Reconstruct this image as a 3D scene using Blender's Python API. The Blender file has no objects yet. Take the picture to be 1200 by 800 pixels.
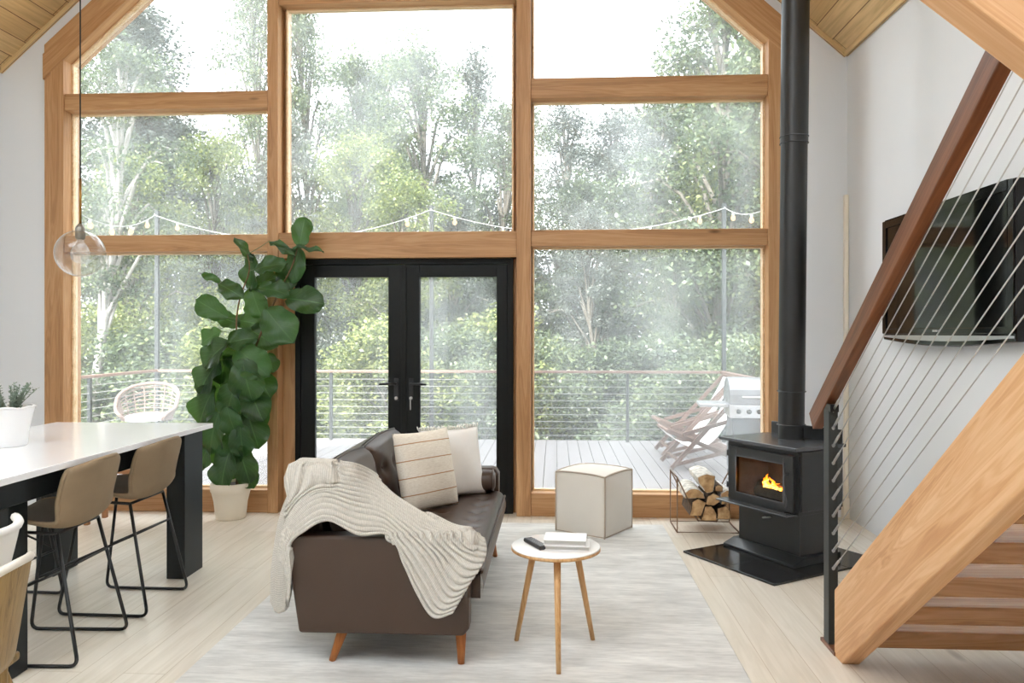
import bpy, math, random
import numpy as np
from mathutils import Vector, Matrix, Euler
R = math.radians
random.seed(7)
S = bpy.context.scene
COL = S.collection
PI = math.pi

# ------------------------------------------------------------------ helpers
def lin(c):
    c = c / 255.0
    return c / 12.92 if c <= 0.04045 else ((c + 0.055) / 1.055) ** 2.4
def rgb(r, g, b):
    return (lin(r), lin(g), lin(b), 1.0)

class MB:
    """collects shapes for ONE mesh object"""
    def __init__(s):
        s.v = []; s.f = []; s.m = []; s.sm = []
    def add(s, verts, faces, mat=0, smooth=False, M=None):
        o = len(s.v)
        for p in verts:
            p = Vector(p)
            if M is not None: p = M @ p
            s.v.append((p.x, p.y, p.z))
        for f in faces:
            s.f.append([i + o for i in f]); s.m.append(mat); s.sm.append(smooth)
        return s
    def box(s, x0, x1, y0, y1, z0, z1, mat=0, M=None):
        v = [(x0,y0,z0),(x1,y0,z0),(x1,y1,z0),(x0,y1,z0),(x0,y0,z1),(x1,y0,z1),(x1,y1,z1),(x0,y1,z1)]
        f = [(0,3,2,1),(4,5,6,7),(0,1,5,4),(1,2,6,5),(2,3,7,6),(3,0,4,7)]
        return s.add(v, f, mat, False, M)
    def prism(s, poly, a, b, axis='y', mat=0, capmat=None, smooth=False, M=None):
        n = len(poly)
        def P(p, t):
            if axis == 'y': return (p[0], t, p[1])
            if axis == 'x': return (t, p[0], p[1])
            return (p[0], p[1], t)
        v = [P(p, a) for p in poly] + [P(p, b) for p in poly]
        side = [(i, (i+1) % n, (i+1) % n + n, i + n) for i in range(n)]
        s.add(v, side, mat, smooth, M)
        cm = mat if capmat is None else capmat
        s.add(v, [tuple(range(n))[::-1], tuple(range(n, 2*n))], cm, False, M)
        return s
    def tube(s, pts, r, seg=8, mat=0, cap=True, closed=False, M=None):
        pts = [Vector(p) for p in pts]; n = len(pts)
        rs = r if isinstance(r, (list, tuple)) else [r] * n
        V = []; F = []
        up = None
        for i, p in enumerate(pts):
            if closed: t = pts[(i+1) % n] - pts[i-1]
            elif i == 0: t = pts[1] - pts[0]
            elif i == n-1: t = pts[-1] - pts[-2]
            else: t = (pts[i+1]-p).normalized() + (p-pts[i-1]).normalized()
            if t.length < 1e-9: t = Vector((0,0,1))
            t.normalize()
            if up is None:
                up = Vector((0,0,1)) if abs(t.z) < .9 else Vector((1,0,0))
            a = up - t * up.dot(t)
            if a.length < 1e-5: a = t.orthogonal()
            a.normalize(); up = a
            b = t.cross(a)
            for k in range(seg):
                an = 2*PI*k/seg
                V.append(p + (a*math.cos(an) + b*math.sin(an)) * rs[i])
        m = n if closed else n-1
        for i in range(m):
            j = (i+1) % n
            for k in range(seg):
                F.append((i*seg+k, i*seg+(k+1) % seg, j*seg+(k+1) % seg, j*seg+k))
        s.add(V, F, mat, True, M)
        if cap and not closed:
            s.add(V, [tuple(range(seg))[::-1], tuple((n-1)*seg + k for k in range(seg))], mat, False, M)
        return s
    def lathe(s, prof, seg=32, o=(0,0,0), mat=0, M=None, smooth=True):
        V = []; F = []; n = len(prof)
        for (r, z) in prof:
            for k in range(seg):
                a = 2*PI*k/seg
                V.append((o[0]+r*math.cos(a), o[1]+r*math.sin(a), o[2]+z))
        for i in range(n-1):
            for k in range(seg):
                F.append((i*seg+k, i*seg+(k+1) % seg, (i+1)*seg+(k+1) % seg, (i+1)*seg+k))
        return s.add(V, F, mat, smooth, M)
    def disc(s, r, z, seg=32, o=(0,0,0), mat=0, M=None):
        V = [(o[0]+r*math.cos(2*PI*k/seg), o[1]+r*math.sin(2*PI*k/seg), o[2]+z) for k in range(seg)]
        return s.add(V, [tuple(range(seg))], mat, False, M)
    def grid(s, nu, nv, fn, mat=0, smooth=True, closeu=False, closev=False, M=None):
        V = [fn(i/(nu if closeu else nu-1), j/(nv if closev else nv-1)) for i in range(nu) for j in range(nv)]
        F = []
        for i in range(nu if closeu else nu-1):
            for j in range(nv if closev else nv-1):
                a = i*nv+j; b = ((i+1) % nu)*nv+j; c = ((i+1) % nu)*nv+(j+1) % nv; d = i*nv+(j+1) % nv
                F.append((a, b, c, d))
        return s.add(V, F, mat, smooth, M)
    def build(s, name, mats, parent=None, bevel=0, seg=2, loc=None, rot=None, solid=0, subsurf=0, fixn=True):
        me = bpy.data.meshes.new(name)
        me.from_pydata(s.v, [], s.f)
        if not isinstance(mats, (list, tuple)): mats = [mats]
        for m in mats: me.materials.append(m)
        me.polygons.foreach_set('material_index', s.m)
        me.polygons.foreach_set('use_smooth', s.sm)
        me.update()
        if fixn:
            import bmesh
            bm = bmesh.new(); bm.from_mesh(me)
            bmesh.ops.remove_doubles(bm, verts=bm.verts, dist=1e-5)
            bmesh.ops.recalc_face_normals(bm, faces=bm.faces)
            bm.to_mesh(me); bm.free()
        o = bpy.data.objects.new(name, me); COL.objects.link(o)
        if parent is not None: o.parent = parent
        if loc is not None: o.location = loc
        if rot is not None: o.rotation_euler = rot
        if solid:
            md = o.modifiers.new('s', 'SOLIDIFY'); md.thickness = solid; md.offset = 0
        if bevel:
            md = o.modifiers.new('b', 'BEVEL'); md.width = bevel; md.segments = seg
            md.limit_method = 'ANGLE'; md.angle_limit = R(40); md.harden_normals = False
        if subsurf:
            md = o.modifiers.new('ss', 'SUBSURF'); md.levels = subsurf; md.render_levels = subsurf
        return o

def tag(o, label, cat, group=None, kind=None):
    o['label'] = label; o['category'] = cat
    if group: o['group'] = group
    if kind: o['kind'] = kind
    return o
def thing(name, label, cat, loc=(0,0,0), rz=0, group=None):
    o = bpy.data.objects.new(name, None); COL.objects.link(o)
    o.empty_display_size = .1
    o.location = loc; o.rotation_euler = (0,0,rz)
    return tag(o, label, cat, group)
def struct(o):
    o['kind'] = 'structure'; return o
def dup(root, loc, rz=0, label=None, group=None, scale=None):
    r = root.copy(); COL.objects.link(r); r.location = loc; r.rotation_euler = (0,0,rz)
    if scale: r.scale = scale
    if label: r['label'] = label
    if group: r['group'] = group
    for ch in list(root.children):
        c = ch.copy(); COL.objects.link(c); c.parent = r
        for g in list(ch.children):
            d = g.copy(); COL.objects.link(d); d.parent = c
    return r
def sp(pts, n, closed=False):
    """Catmull-Rom through points -> n samples"""
    P = [Vector(p) for p in pts]; m = len(P); out = []
    segs = m if closed else m-1
    for i in range(n):
        t = i/(n if closed else n-1)*segs
        k = min(int(t), segs-1); f = t-k
        g = (lambda j: P[j % m]) if closed else (lambda j: P[min(max(j,0),m-1)])
        p0,p1,p2,p3 = g(k-1),g(k),g(k+1),g(k+2)
        out.append(.5*((2*p1)+(-p0+p2)*f+(2*p0-5*p1+4*p2-p3)*f*f+(-p0+3*p1-3*p2+p3)*f**3))
    return out

# ------------------------------------------------------------------ materials
def newmat(name):
    m = bpy.data.materials.new(name); m.use_nodes = True
    nt = m.node_tree; nt.nodes.clear()
    out = nt.nodes.new('ShaderNodeOutputMaterial')
    return m, nt, out
def N(nt, t, **kw):
    n = nt.nodes.new(t)
    for k, v in kw.items():
        if k.startswith('i_'):
            n.inputs[k[2:].replace('_', ' ')].default_value = v
        else: setattr(n, k, v)
    return n
def principled(nt, out, **kw):
    p = nt.nodes.new('ShaderNodeBsdfPrincipled')
    for k, v in kw.items(): p.inputs[k].default_value = v
    nt.links.new(p.outputs[0], out.inputs[0]); return p
def coords(nt, scale=(1,1,1), kind='Object', rnd=0.0, loc=(0,0,0), rot=(0,0,0)):
    tc = N(nt, 'ShaderNodeTexCoord'); mp = N(nt, 'ShaderNodeMapping')
    mp.inputs['Scale'].default_value = scale; mp.inputs['Location'].default_value = loc; mp.inputs['Rotation'].default_value = rot
    src = tc.outputs[kind]
    if rnd:
        oi = N(nt, 'ShaderNodeObjectInfo'); mu = N(nt, 'ShaderNodeMath', operation='MULTIPLY'); mu.inputs[1].default_value = rnd
        nt.links.new(oi.outputs['Random'], mu.inputs[0])
        ad = N(nt, 'ShaderNodeVectorMath', operation='ADD')
        nt.links.new(src, ad.inputs[0]); nt.links.new(mu.outputs[0], ad.inputs[1]); src = ad.outputs[0]
    nt.links.new(src, mp.inputs['Vector']); return mp.outputs[0]
def ramp(nt, fac, stops):
    r = N(nt, 'ShaderNodeValToRGB'); e = r.color_ramp.elements
    e[0].position, e[0].color = stops[0]; e[1].position, e[1].color = stops[-1]
    for p, c in stops[1:-1]:
        x = e.new(p); x.color = c
    nt.links.new(fac, r.inputs[0]); return r.outputs[0]
def bump(nt, h, p, strength=.2, dist=.01):
    b = N(nt, 'ShaderNodeBump'); b.inputs['Strength'].default_value = strength; b.inputs['Distance'].default_value = dist
    nt.links.new(h, b.inputs['Height']); nt.links.new(b.outputs[0], p.inputs['Normal'])
def mixc(nt, fac, a, b, mode='MIX'):
    m = N(nt, 'ShaderNodeMix', data_type='RGBA', blend_type=mode)
    for sock, v in ((m.inputs[0], fac), (m.inputs[6], a), (m.inputs[7], b)):
        if hasattr(v, 'links') or hasattr(v, 'is_linked'): nt.links.new(v, sock)
        else: sock.default_value = v
    return m.outputs[2]

def plain(name, col, rough=.5, metal=0, spec=.5, var=.0, vscale=6, bmp=0, bscale=80, coat=0, sheen=0):
    m, nt, out = newmat(name)
    p = principled(nt, out, **{'Coat Roughness': .28, 'Base Color': col, 'Roughness': rough, 'Metallic': metal, 'Specular IOR Level': spec, 'Coat Weight': coat, 'Sheen Weight': sheen})
    if var:
        n = N(nt, 'ShaderNodeTexNoise'); n.inputs['Scale'].default_value = vscale; n.inputs['Detail'].default_value = 5
        nt.links.new(coords(nt), n.inputs['Vector'])
        d = tuple(c*(1-var) for c in col[:3])+(1,); l = tuple(min(1, c*(1+var)) for c in col[:3])+(1,)
        nt.links.new(ramp(nt, n.outputs[0], [(.3, d), (.7, l)]), p.inputs['Base Color'])
    if bmp:
        n = N(nt, 'ShaderNodeTexNoise'); n.inputs['Scale'].default_value = bscale; n.inputs['Detail'].default_value = 4
        nt.links.new(coords(nt), n.inputs['Vector']); bump(nt, n.outputs[0], p, bmp, .004)
    return m

def wood(name, dark, mid, light, axis='x', rough=.45, scale=1.0, knots=True, spec=.4):
    m, nt, out = newmat(name)
    p = principled(nt, out, Roughness=rough); p.inputs['Specular IOR Level'].default_value = spec
    st = {'x': (.06,1,1), 'y': (1,.06,1), 'z': (1,1,.06)}[axis]
    vec = coords(nt, tuple(a*scale for a in st), rnd=17.0)
    n1 = N(nt, 'ShaderNodeTexNoise'); n1.inputs['Scale'].default_value = 9; n1.inputs['Detail'].default_value = 6; n1.inputs['Distortion'].default_value = 1.2
    nt.links.new(vec, n1.inputs['Vector'])
    n2 = N(nt, 'ShaderNodeTexNoise'); n2.inputs['Scale'].default_value = 70; n2.inputs['Detail'].default_value = 3
    nt.links.new(vec, n2.inputs['Vector'])
    # growth rings : sine of noise
    mu = N(nt, 'ShaderNodeMath', operation='MULTIPLY'); mu.inputs[1].default_value = 60
    nt.links.new(n1.outputs[0], mu.inputs[0])
    si = N(nt, 'ShaderNodeMath', operation='SINE'); nt.links.new(mu.outputs[0], si.inputs[0])
    ad = N(nt, 'ShaderNodeMath', operation='MULTIPLY_ADD'); ad.inputs[1].default_value = .09; ad.inputs[2].default_value = .0
    nt.links.new(si.outputs[0], ad.inputs[0])
    a2 = N(nt, 'ShaderNodeMath', operation='ADD'); nt.links.new(ad.outputs[0], a2.inputs[0]); nt.links.new(n1.outputs[0], a2.inputs[1])
    a3 = N(nt, 'ShaderNodeMath', operation='MULTIPLY_ADD'); a3.inputs[1].default_value = .35
    nt.links.new(n2.outputs[0], a3.inputs[0]); nt.links.new(a2.outputs[0], a3.inputs[2])
    c = ramp(nt, a3.outputs[0], [(.35, dark), (.62, mid), (.95, light)])
    if knots:
        vk = coords(nt, tuple((.9 if a == .06 else 3.2)*scale for a in st), rnd=31.0)
        vo = N(nt, 'ShaderNodeTexVoronoi'); vo.inputs['Scale'].default_value = 1.3
        nt.links.new(vk, vo.inputs['Vector'])
        kf = ramp(nt, vo.outputs['Distance'], [(.035, (1,1,1,1)), (.085, (0,0,0,1))])
        c = mixc(nt, kf, c, tuple(x*.35 for x in dark[:3])+(1,))
    nt.links.new(c, p.inputs['Base Color'])
    bump(nt, a3.outputs[0], p, .12, .003)
    return m

FIR = (rgb(152,110,71), rgb(176,132,90), rgb(194,154,112))
fir = {a: wood('fir timber '+a, *FIR, axis=a) for a in 'xyz'}
stairw = {a: wood('stair timber '+a, rgb(186,134,90), rgb(208,160,114), rgb(224,184,142), axis=a) for a in 'xyz'}
treadw = wood('tread timber', rgb(140,96,60), rgb(172,124,80), rgb(194,148,104), 'x', rough=.24, spec=.6)
redw = wood('handrail timber', rgb(78,42,24), rgb(104,60,36), rgb(128,80,52), 'x', rough=.35, knots=False)
beech = wood('beech', rgb(168,120,72), rgb(200,155,104), rgb(216,176,128), 'z', knots=False, scale=2)
walnut = wood('sofa leg wood', rgb(140,78,34), rgb(170,102,50), rgb(190,122,66), 'z', knots=False, scale=2)
teak = wood('weathered teak', rgb(92,70,60), rgb(118,92,80), rgb(140,114,102), 'x', knots=False)
benchw = wood('bench wood', rgb(120,78,48), rgb(150,104,68), rgb(170,124,86), 'x', knots=False)
oakc = wood('chair oak', rgb(104,82,44), rgb(138,110,64), rgb(162,134,86), 'z', knots=False, scale=2)
bead = wood('pale bead', rgb(196,160,116), rgb(222,192,152), rgb(236,212,178), 'x', knots=False)

def planks(name, c1, c2, mortar, width, length, rough, swap=False, knots=0, spec=.5, gap=.004, bstr=.3, grain=.25):
    m, nt, out = newmat(name)
    p = principled(nt, out, Roughness=rough); p.inputs['Specular IOR Level'].default_value = spec
    vec = coords(nt, (1,1,1), rot=(0,0,R(90)) if swap else (0,0,0))
    b = N(nt, 'ShaderNodeTexBrick'); b.inputs['Scale'].default_value = 1
    b.inputs['Brick Width'].default_value = length; b.inputs['Row Height'].default_value = width
    b.inputs['Mortar Size'].default_value = gap; b.inputs['Mortar Smooth'].default_value = .3
    b.inputs['Color1'].default_value = c1; b.inputs['Color2'].default_value = c2; b.inputs['Mortar'].default_value = mortar
    b.inputs['Bias'].default_value = 0; b.offset = .37
    nt.links.new(vec, b.inputs['Vector'])
    gv = coords(nt, (1.0,.06,1) if swap else (.06,1,1))
    n = N(nt, 'ShaderNodeTexNoise'); n.inputs['Scale'].default_value = 22; n.inputs['Detail'].default_value = 7; n.inputs['Distortion'].default_value = 1.4
    nt.links.new(gv, n.inputs['Vector'])
    g = ramp(nt, n.outputs[0], [(.3, (1-grain,1-grain*1.1,1-grain*1.3,1)), (.65, (1,1,1,1))])
    c = mixc(nt, 1.0, b.outputs[0], g, 'MULTIPLY')
    if knots:
        vk = coords(nt, (2.6,.9,1) if swap else (.9,2.6,1))
        vo = N(nt, 'ShaderNodeTexVoronoi'); vo.inputs['Scale'].default_value = knots
        nt.links.new(vk, vo.inputs['Vector'])
        kf = ramp(nt, vo.outputs['Distance'], [(.03, (1,1,1,1)), (.10, (0,0,0,1))])
        c = mixc(nt, kf, c, rgb(96,66,36))
    nt.links.new(c, p.inputs['Base Color'])
    inv = N(nt, 'ShaderNodeMath', operation='SUBTRACT'); inv.inputs[0].default_value = 1
    nt.links.new(b.outputs['Fac'], inv.inputs[1]); bump(nt, inv.outputs[0], p, bstr, .004)
    return m
floor_m = planks('pale oak floor', rgb(230,223,211), rgb(223,214,199), rgb(204,192,174), .19, 2.4, .26, swap=True, knots=.9, grain=.12, gap=.0025, bstr=.15, spec=.5)
ceil_m = planks('pine ceiling boards', rgb(222,192,142), rgb(208,174,122), rgb(120,84,46), .17, 3.6, .5, swap=False, knots=2.6, gap=.004, bstr=.6)
deck_m = planks('grey deck boards', rgb(134,128,129), rgb(126,121,122), rgb(92,88,88), 9, 3.0, .6, swap=True, grain=.12)

white_wall = plain('white drywall', rgb(224,227,230), .8, var=.01, vscale=2, bmp=.05, bscale=160)
white_trim = plain('white trim paint', rgb(240,232,216), .5)
black_frame = plain('black door paint', rgb(15,17,16), .45, spec=.25, bmp=.03)
black_metal = plain('black powder coated metal', rgb(24,25,26), .4, metal=0, spec=.5)
pipe_black = plain('matt black stove pipe', rgb(26,27,28), .42, spec=.5)
stove_black = plain('satin black stove steel', rgb(38,40,41), .38, bmp=.04, bscale=200)
stove_top = plain('sheen grey stove steel', rgb(74,76,80), .26, spec=.6)  # lightened grey carries the plate's sheen in its colour
steel = plain('brushed steel', rgb(190,190,188), .3, metal=1)
dark_steel = plain('dark post steel', rgb(40,44,44), .45)
cable_m = plain('steel cable', rgb(190,190,188), .4, metal=.7)
leather = plain('brown leather', rgb(66,49,38), .38, var=.06, vscale=3, bmp=.08, bscale=220, spec=.45)
leather_d = plain('leather button', rgb(84,60,50), .45)
tan = plain('tan suede', rgb(140,120,94), .75, var=.12, vscale=5, bmp=.1, bscale=300)
tan_in = plain('grey seat lining', rgb(128,122,112), .8, var=.06)
quartz = plain('white quartz top', rgb(238,238,240), .12, var=.01, vscale=4)
table_black = plain('charcoal painted wood', rgb(28,33,35), .45, spec=.3, var=.05)
ceramic = plain('white ceramic', rgb(236,236,236), .3)
cream_pot = plain('cream pot', rgb(224,214,196), .55, var=.03)
soil = plain('soil', rgb(52,40,32), .95, var=.3, vscale=40, bmp=.6, bscale=60)
canvas_w = plain('off white canvas', rgb(222,217,208), .85, var=.02, vscale=4, bmp=.15, bscale=400)
seam_m = plain('taupe seam', rgb(176,162,146), .85)
book_w = plain('white book cover', rgb(240,240,240), .45)
book_p = plain('shaded book pages', rgb(178,176,170), .8)  # shade put into the page colour, greyer than the covers
remote_m = plain('remote shell', rgb(36,36,38), .35)
remote_k = plain('remote keys', rgb(140,140,142), .5)
white_lam = plain('white tabletop laminate', rgb(242,241,240), .25)
hearth_m = plain('black hearth tile', rgb(30,31,33), .16, var=.2, vscale=2)
tv_black = plain('gloss black plastic', rgb(14,14,15), .12, spec=.4)
tv_scr = plain('dark tv screen', rgb(16,18,18), .06, spec=.35)
tv_sil = plain('silver tv strip', rgb(190,192,195), .3, metal=.6)
wicker_m = plain('pale rattan', rgb(124,104,94), .6)
cushion_w = plain('white cushion', rgb(242,240,238), .85)
sling_m = plain('white sling cloth', rgb(238,236,232), .85)
grill_cover = plain('grey grill lid', rgb(140,140,144), .35, metal=.5)
grill_dark = plain('dark grill cart', rgb(74,76,82), .45)
grill_lt = plain('stainless grill panel', rgb(196,196,200), .3, metal=.6)
rack_m = plain('bronze rack wire', rgb(120,96,78), .4, metal=.6)
bark_w = plain('pale birch bark', rgb(204,200,192), .9, var=.45, vscale=26, bmp=.8, bscale=30)
bark_d = plain('dark bark', rgb(84,66,50), .95, var=.4, vscale=20, bmp=.9, bscale=30)
trunk_m = plain('tree bark', rgb(92,88,80), .95, var=.3, vscale=3, bmp=.5, bscale=12)
trunk_p = plain('pale tree bark', rgb(150,146,140), .95, var=.25, vscale=4, bmp=.5, bscale=12)
brass = plain('aged brass', rgb(150,112,62), .35, metal=1)
sock_m = plain('grey socket', rgb(140,136,128), .4, metal=.6)
cord_m = plain('black cord', rgb(20,20,20), .6)
lightcord = plain('pale string light cord', rgb(158,158,156), .6)
ground_m = plain('forest floor', rgb(92,100,66), .95, var=.4, vscale=1.2)
stem_m = plain('plant stem', rgb(112,84,58), .8, var=.2)
herb_m = plain('rosemary leaf', rgb(118,134,118), .7, var=.2, vscale=30)
sheep = plain('white shell', rgb(232,230,226), .45)
house_m = plain('dark exterior siding', rgb(60,62,62), .7)
yellow_m = plain('yellow tag', rgb(226,190,60), .5)
screenlogo = plain('silver lettering', rgb(190,190,190), .4)

# leather seat gets the same leather; log ends
def log_end():
    m, nt, out = newmat('log end grain')
    p = principled(nt, out, Roughness=.85)
    n = N(nt, 'ShaderNodeTexNoise'); n.inputs['Scale'].default_value = 22; n.inputs['Detail'].default_value = 6
    nt.links.new(coords(nt, rnd=9), n.inputs['Vector'])
    nt.links.new(ramp(nt, n.outputs[0], [(.3, rgb(150,112,72)), (.55, rgb(196,158,112)), (.75, rgb(216,184,140))]), p.inputs['Base Color'])
    bump(nt, n.outputs[0], p, .4, .004); return m
log_m = log_end()

def leafmat(name, cols, trans=.35, rough=.5, tcol=None, gloss=.3):
    m, nt, out = newmat(name)
    g = N(nt, 'ShaderNodeNewGeometry'); oi = N(nt, 'ShaderNodeObjectInfo')
    ad = N(nt, 'ShaderNodeMath', operation='MULTIPLY_ADD'); ad.inputs[1].default_value = .75
    mu = N(nt, 'ShaderNodeMath', operation='MULTIPLY'); mu.inputs[1].default_value = .25
    nt.links.new(oi.outputs['Random'], mu.inputs[0])
    nt.links.new(g.outputs['Random Per Island'], ad.inputs[0]); nt.links.new(mu.outputs[0], ad.inputs[2])
    c = ramp(nt, ad.outputs[0], [(i/(len(cols)-1), k) for i, k in enumerate(cols)])
    p = N(nt, 'ShaderNodeBsdfPrincipled'); p.inputs['Roughness'].default_value = rough; p.inputs['Specular IOR Level'].default_value = gloss
    nt.links.new(c, p.inputs['Base Color'])
    t = N(nt, 'ShaderNodeBsdfTranslucent')
    if tcol: t.inputs[0].default_value = tcol
    else: nt.links.new(c, t.inputs[0])
    mx = N(nt, 'ShaderNodeMixShader'); mx.inputs[0].default_value = trans
    nt.links.new(p.outputs[0], mx.inputs[1]); nt.links.new(t.outputs[0], mx.inputs[2]); nt.links.new(mx.outputs[0], out.inputs[0])
    return m
leaf_green = leafmat('broadleaf', [rgb(54,68,52), rgb(76,90,68), rgb(98,112,82), rgb(136,146,98)], .42, .38, gloss=.6)
leaf_grey = leafmat('grey green leaf', [rgb(66,74,68), rgb(88,96,90), rgb(108,114,106), rgb(134,138,126)], .35, .38, gloss=.6)
leaf_yel = leafmat('sunny leaf', [rgb(72,88,56), rgb(98,112,68), rgb(132,142,84), rgb(176,180,112)], .48, .4, gloss=.55)

def figleaf():
    m, nt, out = newmat('fiddle leaf')
    uvn = N(nt, 'ShaderNodeUVMap')
    sx = N(nt, 'ShaderNodeSeparateXYZ'); nt.links.new(uvn.outputs[0], sx.inputs[0])
    # u across (-.5..5 -> 0..1), v along
    au = N(nt, 'ShaderNodeMath', operation='SUBTRACT'); au.inputs[1].default_value = .5; nt.links.new(sx.outputs[0], au.inputs[0])
    ab = N(nt, 'ShaderNodeMath', operation='ABSOLUTE'); nt.links.new(au.outputs[0], ab.inputs[0])
    mid = ramp(nt, ab.outputs[0], [(.012, (1,1,1,1)), (.03, (0,0,0,1))])
    dg = N(nt, 'ShaderNodeMath', operation='MULTIPLY_ADD'); dg.inputs[1].default_value = -.9; nt.links.new(ab.outputs[0], dg.inputs[0]); nt.links.new(sx.outputs[1], dg.inputs[2])
    fr = N(nt, 'ShaderNodeMath', operation='MULTIPLY'); fr.inputs[1].default_value = 7; nt.links.new(dg.outputs[0], fr.inputs[0])
    f2 = N(nt, 'ShaderNodeMath', operation='FRACT'); nt.links.new(fr.outputs[0], f2.inputs[0])
    f3 = N(nt, 'ShaderNodeMath', operation='SUBTRACT'); f3.inputs[1].default_value = .5; nt.links.new(f2.outputs[0], f3.inputs[0])
    f4 = N(nt, 'ShaderNodeMath', operation='ABSOLUTE'); nt.links.new(f3.outputs[0], f4.inputs[0])
    vein = ramp(nt, f4.outputs[0], [(.0, (.6,.6,.6,1)), (.07, (0,0,0,1))])
    vm = mixc(nt, 1.0, mid, vein, 'LIGHTEN')
    g = N(nt, 'ShaderNodeNewGeometry')
    base = ramp(nt, g.outputs['Random Per Island'], [(0, rgb(22,50,26)), (.6, rgb(32,66,34)), (1, rgb(50,88,46))])
    c = mixc(nt, vm, base, rgb(66,100,58))
    p = N(nt, 'ShaderNodeBsdfPrincipled'); p.inputs['Roughness'].default_value = .38
    nt.links.new(c, p.inputs['Base Color']); bump(nt, vm, p, .3, .004)
    t = N(nt, 'ShaderNodeBsdfTranslucent'); t.inputs[0].default_value = rgb(120,170,60)
    mx = N(nt, 'ShaderNodeMixShader'); mx.inputs[0].default_value = .14
    nt.links.new(p.outputs[0], mx.inputs[1]); nt.links.new(t.outputs[0], mx.inputs[2]); nt.links.new(mx.outputs[0], out.inputs[0])
    return m
fig_m = figleaf()

def glassmat(name, haze=.05, tint=(1,1,1,1), refl=1.0, blotch=False):
    m, nt, out = newmat(name)
    fr = N(nt, 'ShaderNodeLayerWeight'); fr.inputs[0].default_value = .5
    pw = N(nt, 'ShaderNodeMath', operation='POWER'); pw.inputs[1].default_value = 4.0; nt.links.new(fr.outputs['Facing'], pw.inputs[0])
    fm = N(nt, 'ShaderNodeMath', operation='MULTIPLY_ADD'); fm.inputs[1].default_value = .55*refl; fm.inputs[2].default_value = .028*refl; nt.links.new(pw.outputs[0], fm.inputs[0])
    t = N(nt, 'ShaderNodeBsdfTransparent'); t.inputs[0].default_value = tint
    gl = N(nt, 'ShaderNodeBsdfGlossy'); gl.inputs['Roughness'].default_value = .02
    mx = N(nt, 'ShaderNodeMixShader'); nt.links.new(fm.outputs[0], mx.inputs[0]); nt.links.new(t.outputs[0], mx.inputs[1]); nt.links.new(gl.outputs[0], mx.inputs[2])
    last = mx.outputs[0]
    if haze:
        tr = N(nt, 'ShaderNodeBsdfTranslucent'); tr.inputs[0].default_value = (.95,.97,.97,1)
        m2 = N(nt, 'ShaderNodeMixShader'); m2.inputs[0].default_value = haze
        if blotch:
            n = N(nt, 'ShaderNodeTexNoise'); n.inputs['Scale'].default_value = 1.1; n.inputs['Detail'].default_value = 3
            nt.links.new(coords(nt, (1.6,1,.5)), n.inputs['Vector'])
            rr = ramp(nt, n.outputs[0], [(.35, (haze*.5,)*3+(1,)), (.7, (haze*1.7,)*3+(1,))])
            nt.links.new(rr, m2.inputs[0])
        nt.links.new(last, m2.inputs[1]); nt.links.new(tr.outputs[0], m2.inputs[2]); last = m2.outputs[0]
    nt.links.new(last, out.inputs[0]); return m
pane_m = glassmat('window glass', haze=.085, blotch=True, refl=.55)  # milky film lays haze over the view outside
globe_m = glassmat('clear globe glass', haze=.03, refl=2.2, tint=(.93,.92,.91,1))
stoveglass = glassmat('stove door glass', haze=0, tint=(.75,.72,.68,1), refl=1.3)
bulb_m = glassmat('clear bulb glass', haze=.18, refl=1.6)

def frosted():
    m, nt, out = newmat('added fill skylight')
    t = N(nt, 'ShaderNodeBsdfTranslucent'); t.inputs[0].default_value = (.97,.98,1,1)
    nt.links.new(t.outputs[0], out.inputs[0]); return m
frost_m = frosted()  # spreads daylight from the added skylights
def emis(name, col, st):
    m, nt, out = newmat(name); e = N(nt, 'ShaderNodeEmission'); e.inputs[0].default_value = col; e.inputs[1].default_value = st
    nt.links.new(e.outputs[0], out.inputs[0]); return m
flame_o = emis('orange flame', rgb(255,120,20), 5.0)
flame_y = emis('yellow flame', rgb(255,196,70), 9.0)
ember = emis('ember', rgb(255,90,20), 2.0)
warm_bulb = emis('warm bulb', rgb(255,206,150), 1.1)

def rugmat():
    m, nt, out = newmat('grey woven rug')
    p = principled(nt, out, Roughness=.95); p.inputs['Specular IOR Level'].default_value = .1
    n1 = N(nt, 'ShaderNodeTexNoise'); n1.inputs['Scale'].default_value = 3.0; n1.inputs['Detail'].default_value = 8; n1.inputs['Roughness'].default_value = .65
    nt.links.new(coords(nt, (.7,2.4,1)), n1.inputs['Vector'])
    n2 = N(nt, 'ShaderNodeTexNoise'); n2.inputs['Scale'].default_value = 40; n2.inputs['Detail'].default_value = 4
    nt.links.new(coords(nt, (.25,1.6,1)), n2.inputs['Vector'])
    a = ramp(nt, n1.outputs[0], [(.3, rgb(192,191,188)), (.65, rgb(224,223,219))])
    b = ramp(nt, n2.outputs[0], [(.3, (.84,.84,.84,1)), (.6, (1,1,1,1))])
    nt.links.new(mixc(nt, 1.0, a, b, 'MULTIPLY'), p.inputs['Base Color'])
    bump(nt, n2.outputs[0], p, .4, .006); return m
rug_m = rugmat()

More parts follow.
